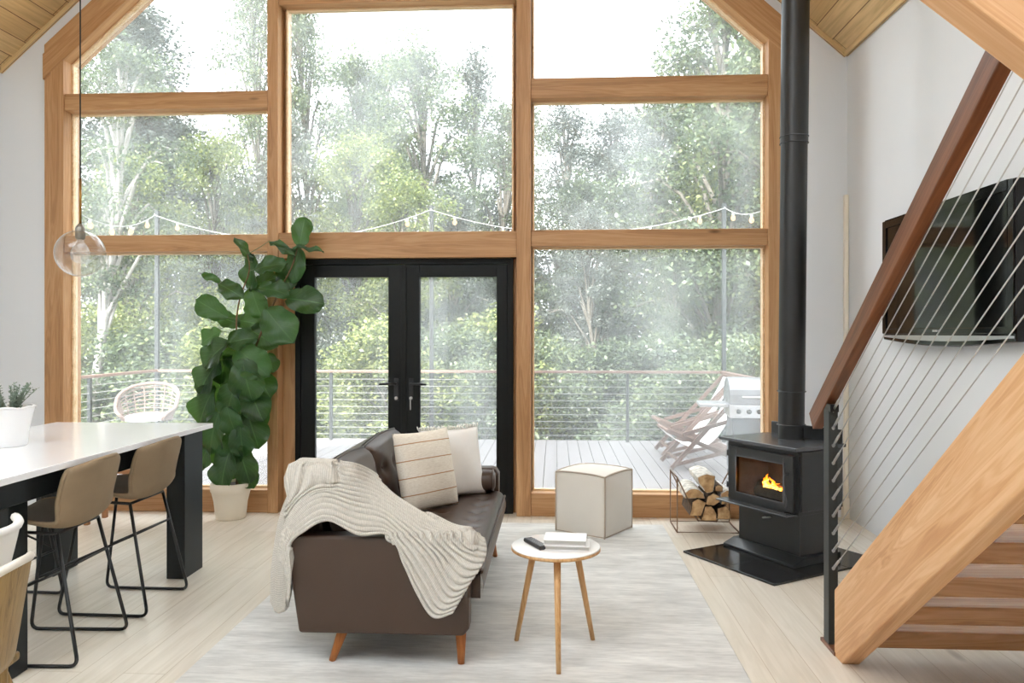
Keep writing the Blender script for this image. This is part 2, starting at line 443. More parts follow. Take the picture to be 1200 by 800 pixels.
def knitmat():
    m, nt, out = newmat('oatmeal knit')
    p = principled(nt, out, Roughness=.95); p.inputs['Specular IOR Level'].default_value = .1; p.inputs['Sheen Weight'].default_value = .2
    uv = N(nt, 'ShaderNodeUVMap'); mp = N(nt, 'ShaderNodeMapping'); mp.inputs['Scale'].default_value = (330, 26, 1); nt.links.new(uv.outputs[0], mp.inputs[0])
    w = N(nt, 'ShaderNodeTexWave', wave_type='BANDS', bands_direction='X'); w.inputs['Scale'].default_value = .18; w.inputs['Distortion'].default_value = 1.0
    nt.links.new(mp.outputs[0], w.inputs['Vector'])
    n2 = N(nt, 'ShaderNodeTexNoise'); n2.inputs['Scale'].default_value = 90; nt.links.new(coords(nt), n2.inputs['Vector'])
    c = ramp(nt, w.outputs[1], [(.0, rgb(192,187,178)), (1, rgb(214,209,200))])
    c2 = ramp(nt, n2.outputs[0], [(.3, (.86,.86,.86,1)), (.7, (1,1,1,1))])
    nt.links.new(mixc(nt, 1.0, c, c2, 'MULTIPLY'), p.inputs['Base Color'])
    bump(nt, w.outputs[1], p, .25, .003); return m
knit_m = knitmat()

def stripemat():
    m, nt, out = newmat('striped pillow cotton')
    p = principled(nt, out, Roughness=.9); p.inputs['Specular IOR Level'].default_value = .1
    tc = N(nt, 'ShaderNodeTexCoord'); s = N(nt, 'ShaderNodeSeparateXYZ'); nt.links.new(tc.outputs['Object'], s.inputs[0])
    mu = N(nt, 'ShaderNodeMath', operation='MULTIPLY_ADD'); mu.inputs[1].default_value = 1/.098; mu.inputs[2].default_value = .35; nt.links.new(s.outputs[2], mu.inputs[0])
    fr = N(nt, 'ShaderNodeMath', operation='FRACT'); nt.links.new(mu.outputs[0], fr.inputs[0])
    line = ramp(nt, fr.outputs[0], [(.0, (1,1,1,1)), (.045, (1,1,1,1)), (.07, (0,0,0,1))])
    n = N(nt, 'ShaderNodeTexNoise'); n.inputs['Scale'].default_value = 120; nt.links.new(coords(nt, (.3,1,3)), n.inputs['Vector'])
    base = ramp(nt, n.outputs[0], [(.3, rgb(216,206,190)), (.7, rgb(236,229,216))])
    nt.links.new(mixc(nt, line, base, rgb(176,132,92)), p.inputs['Base Color'])
    bump(nt, n.outputs[0], p, .3, .003); return m
stripe_m = stripemat()
pillow_w = plain('white woven pillow', rgb(234,231,226), .9, var=.03, vscale=10, bmp=.3, bscale=260)
fringe_m = plain('pillow fringe', rgb(240,237,230), .95)

# ------------------------------------------------------------------ room numbers
XL, XR, XC = -4.80, 2.38, -1.21
YW, YB = 6.40, -3.0            # inner face of the window wall, back wall
EAVE, SL = 3.77, .89
def zc(x): return EAVE + SL*(3.59 - abs(x - XC))
def zglass(x): return 3.86 + SL*(2.9 - abs(x + 1.19))
def zframe(x): return zglass(x) + .30

def beam(name, p0, p1, w, h, mat, up=(0,0,1), parent=None, bevel=.004):
    """timber along p0-p1 (its local X), w across, h along 'up'"""
    p0, p1 = Vector(p0), Vector(p1); d = p1 - p0; L = d.length; x = d.normalized()
    u = Vector(up); z = (u - x*u.dot(x)).normalized(); y = z.cross(x)
    o = MB().box(0, L, -w/2, w/2, -h/2, h/2).build(name, mat, parent, bevel=bevel)
    o.matrix_basis = Matrix((( x.x,y.x,z.x,p0.x),(x.y,y.y,z.y,p0.y),(x.z,y.z,z.z,p0.z),(0,0,0,1)))
    return o

# floor, walls, ceiling -------------------------------------------------------
struct(MB().box(XL-.2, XR+.2, YB-.2, YW+.12, -.12, 0).build('floor', floor_m))
def wallpoly(name, poly, y0, y1):
    return struct(MB().prism(poly, y0, y1, 'y').build(name, white_wall))
wl, wr = -4.33, 1.93
wallpoly('wall_front', [(XL-.2,-.12),(wl+.03,-.12),(wl+.03,zglass(wl)+.2),(XC,zglass(XC)+.2),(XC,zc(XC)),(XL-.2,zc(XL)-.18)], YW, YW+.16)
wallpoly('wall_front.001', [(XR+.2,-.12),(wr-.03,-.12),(wr-.03,zglass(wr)+.2),(XC,zglass(XC)+.2),(XC,zc(XC)),(XR+.2,zc(XR)-.18)], YW, YW+.16)
struct(MB().box(XR, XR+.16, YB, YW, -.05, EAVE+.02).build('wall_right', white_wall))
# left wall with two openings behind the frame's left edge
def wall_x_open(name, x0, x1, y0, y1, z0, z1, opens):
    b = MB(); ys = y0
    for (a, c, s, t) in opens:
        b.box(x0, x1, ys, a, z0, z1); b.box(x0, x1, a, c, z0, s); b.box(x0, x1, a, c, t, z1); ys = c
    b.box(x0, x1, ys, y1, z0, z1); return struct(b.build(name, white_wall))
wall_x_open('wall_left', XL-.16, XL, YB, YW, -.05, EAVE+.02, [])
b = MB()
bw = [(-3.4,-2.2)]  # unseen back window, added to let in more daylight
BWZ0, BWZ1 = .9, 2.6
xs = XL
for a, c in bw:
    b.box(xs, a, YB-.16, YB, -.05, 3.2); b.box(a, c, YB-.16, YB, -.05, BWZ0); b.box(a, c, YB-.16, YB, BWZ1, 3.2); xs = c
b.box(xs, XR, YB-.16, YB, -.05, 3.2)
b.prism([(XL,3.2),(XR,3.2),(XR,zc(XR)),(XC,zc(XC)),(XL,zc(XL))], YB-.16, YB, 'y')
struct(b.build('wall_back', plain('bounce cutting back wall', rgb(92,90,86), .7)))  # unseen wall, coloured dark to cut light bounced onto camera-facing sides
# ceiling slabs: local X runs with the room, local Y up the slope; unseen skylights added behind the camera to brighten the room
sl = math.hypot(3.59, SL*3.59); ang = math.atan(SL)
def slab(name, right):
    b = MB(); L = 9.52
    X0, X1 = .5, 4.3          # opening for the added skylight, along the room
    Y0, Y1 = .7, 4.1
    b.box(0, X0, -.25, sl+.02, 0, .14); b.box(X1, L, -.25, sl+.02, 0, .14)
    b.box(X0, X1, -.25, Y0, 0, .14); b.box(X0, X1, Y1, sl+.02, 0, .14)
    o = b.build(name, ceil_m)
    x = Vector((0,1,0))
    y = Vector((-math.cos(ang) if right else math.cos(ang), 0, math.sin(ang)))
    z = Vector((math.sin(ang) if right else -math.sin(ang), 0, math.cos(ang)))
    p = Vector((XR if right else XL, YB-.12, EAVE))
    o.matrix_basis = Matrix(((x.x,y.x,z.x,p.x),(x.y,y.y,z.y,p.y),(x.z,y.z,z.z,p.z),(0,0,0,1)))
    MB().box(X0, X1, Y0, Y1, .05, .06).build('pane', frost_m, struct(o))
    return o
slab('ceiling', False); slab('ceiling.001', True)
tn = [0]
def trim(o):
    tn[0] += 1; o.name = 'trim_%d' % tn[0]; return struct(o)
# pine edge strips: along the rake on the gable wall and along the eaves
for s in (-1, 1):
    xe = XR if s > 0 else XL
    n = Vector((-s*math.sin(ang), 0, -math.cos(ang)))*.018
    trim(beam('t', Vector((xe, YW-.015, EAVE))+n, Vector((XC, YW-.015, zc(XC)))+n, .03, .036, ceil_m, up=(-n).normalized()))
    trim(beam('t', Vector((xe-s*.02, YB, EAVE-.005)), Vector((xe-s*.02, YW-.03, EAVE-.005)), .03, .05, ceil_m))
# cream corner bead at the right corner
trim(MB().box(XR-.035, XR-.003, YW-.05, YW-.003, .17, 2.62).build('t', white_trim, bevel=.008))
trim(MB().box(XR-.05, XR-.003, YW-.065, YW-.003, 0, .17).build('t', white_trim, bevel=.004))

# timber window frame -----------------------------------------------------------
YF = 6.275; YG = 6.42          # front of the posts, glass plane
def tz(x0, x1, y0, y1, z0, z1, ax, top=None):
    b = MB()
    if top: b.prism([(x0,z0),(x1,z0),(x1,top(x1)),(x0,top(x0))], y0, y1, 'y')
    else: b.box(x0, x1, y0, y1, z0, z1)
    return trim(b.build('t', fir[ax], bevel=.004))
tz(-4.265,-4.15, YF, YG+.1, 0, 0, 'z', lambda x: zglass(x)+.05)
tz(-4.33,-4.265, YF+.02, YG+.1, 0, 0, 'z', lambda x: zglass(x)+.05)
tz(1.715,1.835, YF, YG+.1, 0, 0, 'z', lambda x: zglass(x)+.05)
tz(1.835,1.93, YF+.02, YG+.1, 0, 0, 'z', lambda x: zglass(x)+.05)
P1a, P1b, P2a, P2b = -2.392, -2.300, -.312, -.195
tz(P1a, P1b, YF, YG+.02, 0, 0, 'z', zglass)
tz(P2a, P2b, YF, YG+.02, 0, 0, 'z', zglass)
tz(P1b-.005, -2.185, YG-.015, YG+.09, 0, 2.12, 'z')
tz(-.345, P2a+.005, YG-.015, YG+.09, 0, 2.12, 'z')
tz(P1a-.012, P1b+.03, YG+.02, YG+.1, 0, 0, 'z', zglass)
tz(P2a-.03, P2b+.012, YG+.02, YG+.1, 0, 0, 'z', zglass)
for s in (-1, 1):   # rake beams and their casings
    def rk(x, dz): return zglass(x)+dz
    xo = wl if s < 0 else 1.93
    xi = -1.19
    d = Vector((xi-xo, 0, zglass(xi)-zglass(xo))).normalized(); up = Vector((0,0,1)); z_ = (up-d*up.dot(d)).normalized(); y_ = z_.cross(d)
    for (y0, y1, a, c, a2) in ((YF-.004, YG+.1, 0, .215, 0), (YF+.016, YG+.08, .2155, .30, .2155)):
        M = Matrix(((d.x,y_.x,z_.x,xo),(d.y,y_.y,z_.y,y0),(d.z,y_.z,z_.z,zglass(xo)),(0,0,0,1))); Mi = M.inverted()
        V = [Mi @ Vector((x, y, zglass(x)+h)) for y in (y0,y1) for (x,h) in ((xo,a),(xi,a),(xi,c),(xo,c))]
        o = MB().add(V, [(0,1,2,3),(7,6,5,4),(0,4,5,1),(1,5,6,2),(2,6,7,3),(3,7,4,0)]).build('t', fir['x'], bevel=.004)
        o.matrix_basis = M; trim(o)
YT = YF+.015
tz(-4.15, P1a, YT, YG+.06, 3.385, 3.525, 'x')
tz(P2b, 1.715, YT, YG+.06, 3.42, 3.585, 'x')
tz(-4.15, P1a, YT, YG+.06, 2.185, 2.323, 'x')
tz(P2b, 1.715, YT, YG+.06, 2.21, 2.342, 'x')
tz(P1b, P2a, YT, YG+.06, 2.122, 2.335, 'x')
tz(P1b, P2a, YT, YG+.06, 4.238, 4.40, 'x')
tz(-4.15, P1a, YT, YG+.06, 0, .188, 'x')
tz(P2b, 1.715, YT, YG+.06, 0, .188, 'x')

# glazing ---------------------------------------------------------------------
wn = [0]
def window(poly, y=YG, name=None):
    wn[0] += 1
    n = len(poly); cx = sum(p[0] for p in poly)/n; cz_ = sum(p[1] for p in poly)/n
    ins = []
    for i in range(n):     # inset by a fixed bead width
        p0, p1, p2 = (Vector(poly[i-1]), Vector(poly[i]), Vector(poly[(i+1) % n]))
        e1 = (p1-p0).normalized(); e2 = (p2-p1).normalized()
        n1 = Vector((-e1.y, e1.x)); n2 = Vector((-e2.y, e2.x))
        m = n1+n2; m = m/(m.length_squared)*2*.014
        ins.append((p1.x+m.x, p1.y+m.y))
    b = MB(); V = []
    for yy in (y-.03, y+.03):
        V += [(p[0], yy, p[1]) for p in poly] + [(p[0], yy, p[1]) for p in ins]
    F = []
    for i in range(n):
        j = (i+1) % n
        F += [(i,j,n+j,n+i), (2*n+i,3*n+i,3*n+j,2*n+j), (n+i,n+j,3*n+j,3*n+i), (i,2*n+i,2*n+j,j)]
    b.add(V, F)
    fr = struct(b.build('window_%d' % wn[0], bead))
    MB().prism(ins, y-.004, y+.004, 'y').build('pane', pane_m, fr)
    return fr
def rect(x0, x1, z0, z1): return [(x0,z0),(x1,z0),(x1,z1),(x0,z1)]
window([(-4.15,3.525),(P1a-.01,3.525),(P1a-.01,zglass(P1a-.01)),(-4.15,zglass(-4.15))])
window(rect(-4.15,P1a-.01,2.323,3.385))
window(rect(-4.15,P1a-.01,.188,2.185))
window([(P1b+.03,4.40),(P2a-.03,4.40),(P2a-.03,zglass(P2a-.03)),(-1.19,zglass(-1.19)),(P1b+.03,zglass(P1b+.03))])
window(rect(P1b+.03,P2a-.03,2.335,4.238))
window([(P2b+.01,3.585),(1.715,3.585),(1.715,zglass(1.715)),(P2b+.01,zglass(P2b+.01))])
window(rect(P2b+.01,1.715,2.342,3.42))
window(rect(P2b+.01,1.715,.188,2.21))
for a, c in bw:
    f = window(rect(a, c, BWZ0, BWZ1), YB-.08)  # glazing of the added back window
# french doors ---------------------------------------------------------------------
fb = MB()
DX0, DX1, DZ = -2.185, -.345, 2.12
fb.box(DX0, DX0+.045, YG-.06, YG+.08, 0, DZ); fb.box(DX1-.045, DX1, YG-.06, YG+.08, 0, DZ); fb.box(DX0+.045, DX1-.045, YG-.06, YG+.08, DZ-.045, DZ)
fb.box(DX0+.045, DX1-.045, YG-.06, YG+.08, 0, .02)
trim(fb.build('t', black_frame, bevel=.003))
dm = -1.262
def door(n, x0, x1, g0, g1, hx, sgn):
    b = MB(); zt = DZ-.05; gz0, gz1 = .26, 1.968
    y0, y1 = YG-.045, YG+.005
    b.box(x0, g0, y0, y1, .022, zt); b.box(g1, x1, y0, y1, .022, zt); b.box(g0, g1, y0, y1, gz1, zt); b.box(g0, g1, y0, y1, .022, gz0)
    d = struct(b.build('door_%d' % n, black_frame, bevel=.004))
    MB().box(g0, g1, YG-.022, YG-.016, gz0, gz1).build('pane', pane_m, d)
    h = MB(); h.box(hx-.018, hx+.018, y0-.008, y0+.001, .93, 1.12)
    h.tube([(hx,y0,1.075),(hx,y0-.05,1.075)], .010, 12)
    pl = h.build('handle', black_metal, d, bevel=.003)
    MB().tube(sp([(hx,y0-.05,1.075),(hx+sgn*.02,y0-.056,1.077),(hx+sgn*.075,y0-.056,1.076),(hx+sgn*.135,y0-.052,1.072)],10), [.010]*8+[.009,.008], 10).build('lever', black_metal, pl)
    k = MB().lathe([(0,0),(.014,0),(.014,.012),(.011,.016),(0,.016)], 16, M=Matrix.Translation((hx,y0-.006,.955)) @ Matrix.Rotation(R(90),4,'X')).build('lock_cylinder', steel, d)
    return d
d1 = door(1, DX0+.047, dm-.003, -2.022, -1.392, -1.325, -1)
d2 = door(2, dm+.003, DX1-.047, -1.129, -.481, -1.2, 1)
trim(MB().box(dm-.022, dm+.022, YG-.058, YG-.044, .03, DZ-.055).build('t', black_frame, bevel=.004))
kb = MB(); kb.tube([(-1.2, YG-.067, .955),(-1.2, YG-.085, .955)], .004, 8); kb.lathe([(0,-.002),(.012,-.002),(.012,.002),(0,.002)],16,M=Matrix.Translation((-1.2,YG-.08,.945)) @ Matrix.Rotation(R(90),4,'Y'))
kb.box(-1.204,-1.196,YG-.083,YG-.079,.86,.94)
tag(kb.build('door_key', steel), 'steel key hanging in the lock of the right french door', 'key')

# deck and outdoors ------------------------------------------------------------------
DKZ = -.03
b = MB(); x = -6.1
while x < 2.65:
    b.box(x, x+.139, YW+.17, 11.0, DKZ-.035, DKZ); x += .146
b.box(-6.1, 2.65, 10.98, 11.03, DKZ-.3, DKZ-.036)
struct(b.build('deck', deck_m))
def gz(x, y): return -1.4 - max(0, y-9)*.09
g = MB()
g.grid(24, 24, lambda s, t: (-40+80*s, 6.6+60*t, gz(0, 6.6+60*t)-.05 + .15*math.sin(s*40)*math.sin(t*31)))
struct(g.build('ground', ground_m))
RY, RXL, RXR, RZ = 10.85, -5.78, 2.34, .97
rail = thing('deck_railing', 'cable deck railing with wooden top rail around the grey deck', 'railing', (0, RY, DKZ))
def rbeam(a, c): 
    o = beam('handrail', a, c, .09, .035, teak, parent=rail); o.matrix_basis = Matrix.Translation((0,-RY,-DKZ)) @ o.matrix_basis
rbeam((RXL-.045,RY,RZ-.018),(RXR+.045,RY,RZ-.018)); rbeam((RXL,RY-.05,RZ-.018),(RXL-.15,7.2,RZ-.018)); rbeam((RXR,RY-.05,RZ-.018),(RXR+.1,7.2,RZ-.018))
posts = [(-3.2,RY),(1.02,RY),(RXL-.06,9.35),(RXL-.14,7.3),(RXR+.05,9.3),(RXR+.1,7.3)]
for px, py in posts:
    MB().box(px-.022, px+.022, py-RY-.022, py-RY+.022, 0, RZ-.036-DKZ).build('post', dark_steel, rail, bevel=.003)
for k in range(9):
    z = .085 + k*.098
    MB().tube([(RXL-.14,7.2-RY,z),(RXL,0,z),(RXR,0,z),(RXR+.1,7.2-RY,z)], .0038, 6).build('cable', lightcord, rail)
POLES = [(RXL-.02, 3.27), (-1.76, 3.31), (RXR+.03, 3.30)]
PL = ['tall dark string light pole at the left deck corner', 'tall dark string light pole in the middle of the deck railing', 'tall dark string light pole at the right deck corner']
for (px, ztop), lb in zip(POLES, PL):
    t = thing('light_pole', lb, 'pole', (px, RY+.07, DKZ), 0, 'string light poles on the deck edge')
    MB().box(-.028,.028,-.028,.028,0,ztop-DKZ).build('pole', dark_steel, t, bevel=.004)
    MB().box(-.03,.03,-.03,.03,ztop-DKZ,ztop-DKZ+.012).build('pole_cap', dark_steel, t)
    MB().tube([(0,-.03,ztop-DKZ-.06),(0,-.07,ztop-DKZ-.05)], .006, 8).build('hook', steel, t)
def stringlight(a, c, sag, nb, label):
    a, c = Vector(a), Vector(c)
    t = thing('string_light', label, 'string light', (a.x, a.y, a.z), 0, 'string lights over the deck')
    f = lambda s: (c-a)*s - Vector((0,0,4*sag*s*(1-s)))
    MB().tube([f(i/24) for i in range(25)], .0055, 6).build('cord', lightcord, t)
    for i in range(nb):
        p = f((i+.5)/nb)
        bu = MB().lathe([(0,-.115),(.018,-.11),(.03,-.09),(.032,-.075),(.022,-.05),(.014,-.035)], 12, o=p).build('bulb', warm_bulb, t)
        MB().lathe([(.016,-.045),(.016,-.005),(.008,0),(0,0)], 10, o=p).build('socket', lightcord, bu)
T = [(p[0], RY+.0, p[1]-.06) for p in POLES]
stringlight(T[0], T[1], .38, 6, 'string light swagged between the left and middle deck poles')
stringlight(T[1], T[2], .34, 6, 'string light swagged between the middle and right deck poles')
stringlight(T[0], (-4.9, 6.75, 3.1), .36, 6, 'string light running from the left deck pole to the house')
stringlight(T[2], (2.55, 6.75, 3.45), .4, 5, 'string light running from the right deck pole to the house')

# rattan chair on the deck
wc = thing('wicker_chair', 'pale rattan armchair with white seat cushion on the deck by the railing', 'chair', (-5.2, 9.55, DKZ), R(12))
b = MB()
prof = []
def rimpt(a):   # a: -1..1 from right arm front around the back to left arm front
    th = a*R(128)
    x = .37*math.sin(th); y = .31*math.cos(th) if abs(a) < .75 else .31*math.cos(th)
    z = .62 + .25*max(0, math.cos(a*PI*.62))**.8
    z -= .10*max(0, abs(a)-.7)/.3
    return Vector((x, y, z))
def seatpt(a):
    th = a*R(128); return Vector((.29*math.sin(th), .25*math.cos(th), .44))
rim = [rimpt(-1+2*i/32) for i in range(33)]
b.tube([seatpt(1)]+rim[::-1]+[seatpt(-1)], .022, 8)
b.tube([seatpt(-1+2*i/24) for i in range(25)], .02, 8, closed=True)
for k in range(1, 8):
    f = k/8
    b.tube([seatpt(-1+2*i/28).lerp(rimpt(-1+2*i/28), f) + Vector((0,.03*math.sin(f*PI),0)) for i in range(29)], .0085, 6)
for i in range(13):
    a = -1+2*i/12
    b.tube([seatpt(a).lerp(rimpt(a), f) + Vector((0,.03*math.sin(f*PI),0)) for f in (0,.25,.5,.75,1)], .009, 6)
b.build('rattan_shell', wicker_m, wc)
c = MB()
c.grid(14, 22, lambda s, t: ((.26*s)*math.cos(2*PI*t), (.26*s)*math.sin(2*PI*t)-.02, .50-.03*s**4), closev=True)
c.grid(6, 22, lambda s, t: ((.26)*math.cos(2*PI*t), (.26)*math.sin(2*PI*t)-.02, .47-.045*s), closev=True)
c.build('seat_cushion', cushion_w, wc)
for sx, sy in ((-1,-1),(1,-1),(1,1),(-1,1)):
    MB().tube([(.18*sx,.16*sy,.43),(.25*sx,.23*sy,0)], .012, 8).build('leg', black_metal, wc)

# sling deck chairs
def slingchair(label):
    t = thing('deck_chair', label, 'deck chair', (0,0,DKZ), 0, 'wooden sling chairs on the deck')
    W = .27
    # local x forward to the chair's front is -x
    A0, A1 = Vector((-.42,0,.02)), Vector((.46,0,.98))      # foot front -> head
    B0, B1 = Vector((-.46,0,.44)), Vector((.56,0,.02))      # seat front -> rear foot
    for s in (-1, 1):
        for nm, p, q, off in (('back_frame',A0,A1,0),('seat_frame',B0,B1,.035)):
            o = beam(nm, p+Vector((0,s*(W-off),0)), q+Vector((0,s*(W-off),0)), .024, .05, teak, parent=t)
        beam('brace', Vector((-.30,s*(W+.03),.40)), Vector((.40,s*(W+.03),.60)), .022, .045, teak, parent=t)
        beam('foot_rail', Vector((-.36,s*(W-.02),.06)), Vector((.30,s*(W-.02),.22)), .022, .04, teak, parent=t)
    for p in (A1, B0, A0+Vector((.08,0,.09))):
        beam('crossbar', p+Vector((0,-W,0)), p+Vector((0,W,0)), .03, .03, teak, parent=t)
    pts = sp([A1, A1+Vector((-.10,0,-.2)), (.10,0,.36), (-.12,0,.24), (-.34,0,.32), B0], 24)
    m = MB(); m.grid(24, 6, lambda s, v: (pts[round(s*23)].x, -W+.035+(2*W-.07)*v, pts[round(s*23)].z))
    m.build('sling', sling_m, t, solid=.006)
    return t
dc = slingchair('white sling deck chair in front, nearest the house window')
dc.location = (1.70, 8.95, DKZ); dc.rotation_euler = (0,0,R(4))
dup(dc, (1.74, 9.85, DKZ), R(2), 'white sling deck chair standing farther back by the deck railing')

# grill
gr = thing('gas_grill', 'grey gas grill with domed lid on the deck beside the deck chairs', 'grill', (2.13, 8.15, DKZ), R(-6))
b = MB(); b.box(-.30,.11,-.25,.25,.10,.66); b.build('cabinet', grill_dark, gr, bevel=.01)
for sx, sy in ((-.26,-.2),(.07,-.2),(.07,.2),(-.26,.2)):
    MB().lathe([(0,0),(.03,0),(.04,.02),(.04,.06),(.03,.09),(.02,.10),(0,.10)],12,o=(sx,sy,0)).build('wheel', black_metal, gr)
MB().box(-.33,.14,-.29,.27,.665,.80).build('control_panel', grill_lt, gr, bevel=.01)
for i in range(4):
    MB().lathe([(0,0),(.025,0),(.022,.03),(0,.03)],14,M=Matrix.Translation((-.24+.1*i,-.29,.735)) @ Matrix.Rotation(R(90),4,'X')).build('knob', black_metal, gr)
prof = [(-.28,.80)] + [(-.28+.55*(1-math.cos(a))/2, .80+.10+.17*math.sin(a)) for a in [i*PI/10 for i in range(11)]] + [(.27,.80)]
MB().prism(prof, -.33, .14, 'x', smooth=False).build('lid', grill_cover, gr, bevel=.01)
MB().tube([(-.2,-.285,.88),(-.2,-.33,.88),(.06,-.33,.88),(.06,-.285,.88)], .012, 8).build('lid_handle', steel, gr)
MB().box(-.62,-.335,-.24,.22,.77,.80).build('side_shelf', grill_lt, gr, bevel=.006)

# ------------------------------------------------------------------ trees
rng = np.random.default_rng(11)
def leaves_mesh(name, centers, radii, counts, size, mat, flat=.6):
    P = []
    for c, r, n in zip(centers, radii, counts):
        d = rng.normal(size=(n,3)); d /= np.linalg.norm(d, axis=1)[:,None]
        q = rng.random(n)**.5
        P.append(np.array(c) + d*q[:,None]*np.array(r))
    P = np.concatenate(P); n = len(P)
    nrm = rng.normal(size=(n,3)); nrm[:,2] = np.abs(nrm[:,2])*1.0+.3; nrm /= np.linalg.norm(nrm,axis=1)[:,None]
    t = rng.normal(size=(n,3)); t -= nrm*(t*nrm).sum(1)[:,None]; t /= np.linalg.norm(t,axis=1)[:,None]
    bt = np.cross(nrm, t)
    sz = size*(.6+.8*rng.random(n))[:,None]
    V = np.empty((n*4,3))
    V[0::4] = P - t*sz*.5; V[1::4] = P + bt*sz*.32 + nrm*sz*.06; V[2::4] = P + t*sz*.55; V[3::4] = P - bt*sz*.32 + nrm*sz*.06
    me = bpy.data.meshes.new(name)
    me.vertices.add(n*4); me.vertices.foreach_set('co', V.ravel().astype(np.float32))
    me.loops.add(n*4); me.loops.foreach_set('vertex_index', np.arange(n*4, dtype=np.int32))
    me.polygons.add(n); me.polygons.foreach_set('loop_start', np.arange(0, n*4, 4, dtype=np.int32))
    me.update(calc_edges=True); me.validate()
    me.materials.append(mat); return me
def tree_proto(seed, H, W, nclump, per, size, mat, bark, crown0=.3, lean=0, conifer=False, dens=1.0):
    r = random.Random(seed); b = MB()
    top = Vector((lean, r.uniform(-.3,.3), H))
    tp = sp([(0,0,0),(lean*.1+r.uniform(-.15,.15),r.uniform(-.15,.15),H*.3),(lean*.5+r.uniform(-.3,.3),r.uniform(-.3,.3),H*.65),top], 14)
    b.tube(tp, [H*.016*(1-.9*i/13) for i in range(14)], 8)
    C = []; RR = []; CN = []
    for k in range(nclump):
        f = crown0 + (1-crown0)*(k+.5)/nclump
        i = f*13; p = tp[int(i)].lerp(tp[min(13,int(i)+1)], i-int(i))
        an = k*2.4 + r.uniform(-.5,.5)
        if conifer: env = W*(1.05-f)*.9
        else: env = W*math.sin(PI*min(1, .18+.82*(f-crown0)/(1-crown0)))**.7
        rad = env*r.uniform(.35,1.0)
        e = p + Vector((math.cos(an)*rad, math.sin(an)*rad, r.uniform(-.1,.5)*W*.4 if not conifer else -rad*.25))
        m = p.lerp(e,.5)+Vector((0,0,.12*rad))
        q0 = tp[max(0,int(i)-1)]
        b.tube(sp([q0, m, e], 6), [H*.005*(1.1-.18*j) for j in range(6)], 5)
        s = W*r.uniform(.20,.36)
        C.append(tuple(e)); RR.append((s*1.15, s*1.15, s*(.75 if not conifer else .4))); CN.append(int(per*r.uniform(.7,1.3)*dens))
        C.append(tuple(m)); RR.append((s*.8,s*.8,s*.55)); CN.append(int(per*.35*dens))
    me = leaves_mesh('foliage', C, RR, CN, size, mat)
    return b, me, bark
def make_tree(seed, *a, **k):
    b, me, bark = tree_proto(seed, *a, **k)
    t = thing('tree', '', 'tree')
    b.build('trunk', bark, t, fixn=False)
    f = bpy.data.objects.new('foliage', me); COL.objects.link(f); f.parent = t
    return t
kinds = {
 'A': make_tree(1, 12, 2.5, 46, 430, .105, leaf_green, trunk_m, .25, .5),
 'B': make_tree(2, 12, 2.2, 40, 420, .10, leaf_grey, trunk_m, .22, -.4),
 'C': make_tree(3, 12, 2.9, 44, 420, .11, leaf_yel, trunk_m, .3, .2),
 'D': make_tree(4, 12, 2.0, 70, 420, .08, leaf_grey, trunk_m, .15, .1, conifer=True),
 'P': make_tree(5, 12, 2.4, 30, 320, .10, leaf_green, trunk_p, .5, .9),
 'S': make_tree(6, 3, 1.5, 30, 430, .07, leaf_green, trunk_m, .12, .1),
 'Y': make_tree(8, 3, 1.5, 30, 480, .065, leaf_yel, trunk_m, .12, -.1),
}
BASEH = {'A':12,'B':12,'C':12,'D':12,'P':12,'S':3,'Y':3}
used = set()
KL = {'A':'green broadleaf tree', 'B':'hazy grey green tree', 'C':'sunlit yellow green tree', 'D':'grey feathery evergreen', 'P':'pale barked tree', 'S':'leafy green shrub', 'Y':'yellow green shrub'}
def bay(u): return 'left window bay' if u < 325 else ('middle window bay' if u < 615 else 'right window bay')
def plant_tree(kind, u, y, topv, rz=None, wide=1.0):
    """u, topv: where its stem and top stand as seen from the room; turned into metres"""
    a = u-600; th = math.atan(50/900)
    dx = a*math.cos(th)-900*math.sin(th); dy = 900*math.cos(th)+a*math.sin(th)
    x = dx/dy*y; z0 = gz(x, y); h = 1.5+(390-topv)*y/dy - z0
    s = h/(BASEH[kind]*1.02)
    w = s*wide
    rz = random.uniform(0,6.28) if rz is None else rz
    far = y > 26
    what = KL[kind]
    lb = f"{what} {'far back in the woods' if far else 'beyond the deck'}, seen through the {bay(u)}"
    grp = f"{what}s {'far back' if far else 'beyond the deck'}, {bay(u)}"
    src = kinds[kind]
    if kind in used: o = dup(src, (x,y,z0), rz, scale=(w,w,s))
    else:
        used.add(kind); o = src; o.location = (x,y,z0); o.rotation_euler = (0,0,rz); o.scale = (w,w,s)
    o['label'] = lb; o['group'] = grp
    if kind in 'SY':
        o['category'] = 'shrub'; o.name = 'shrub'
    return o
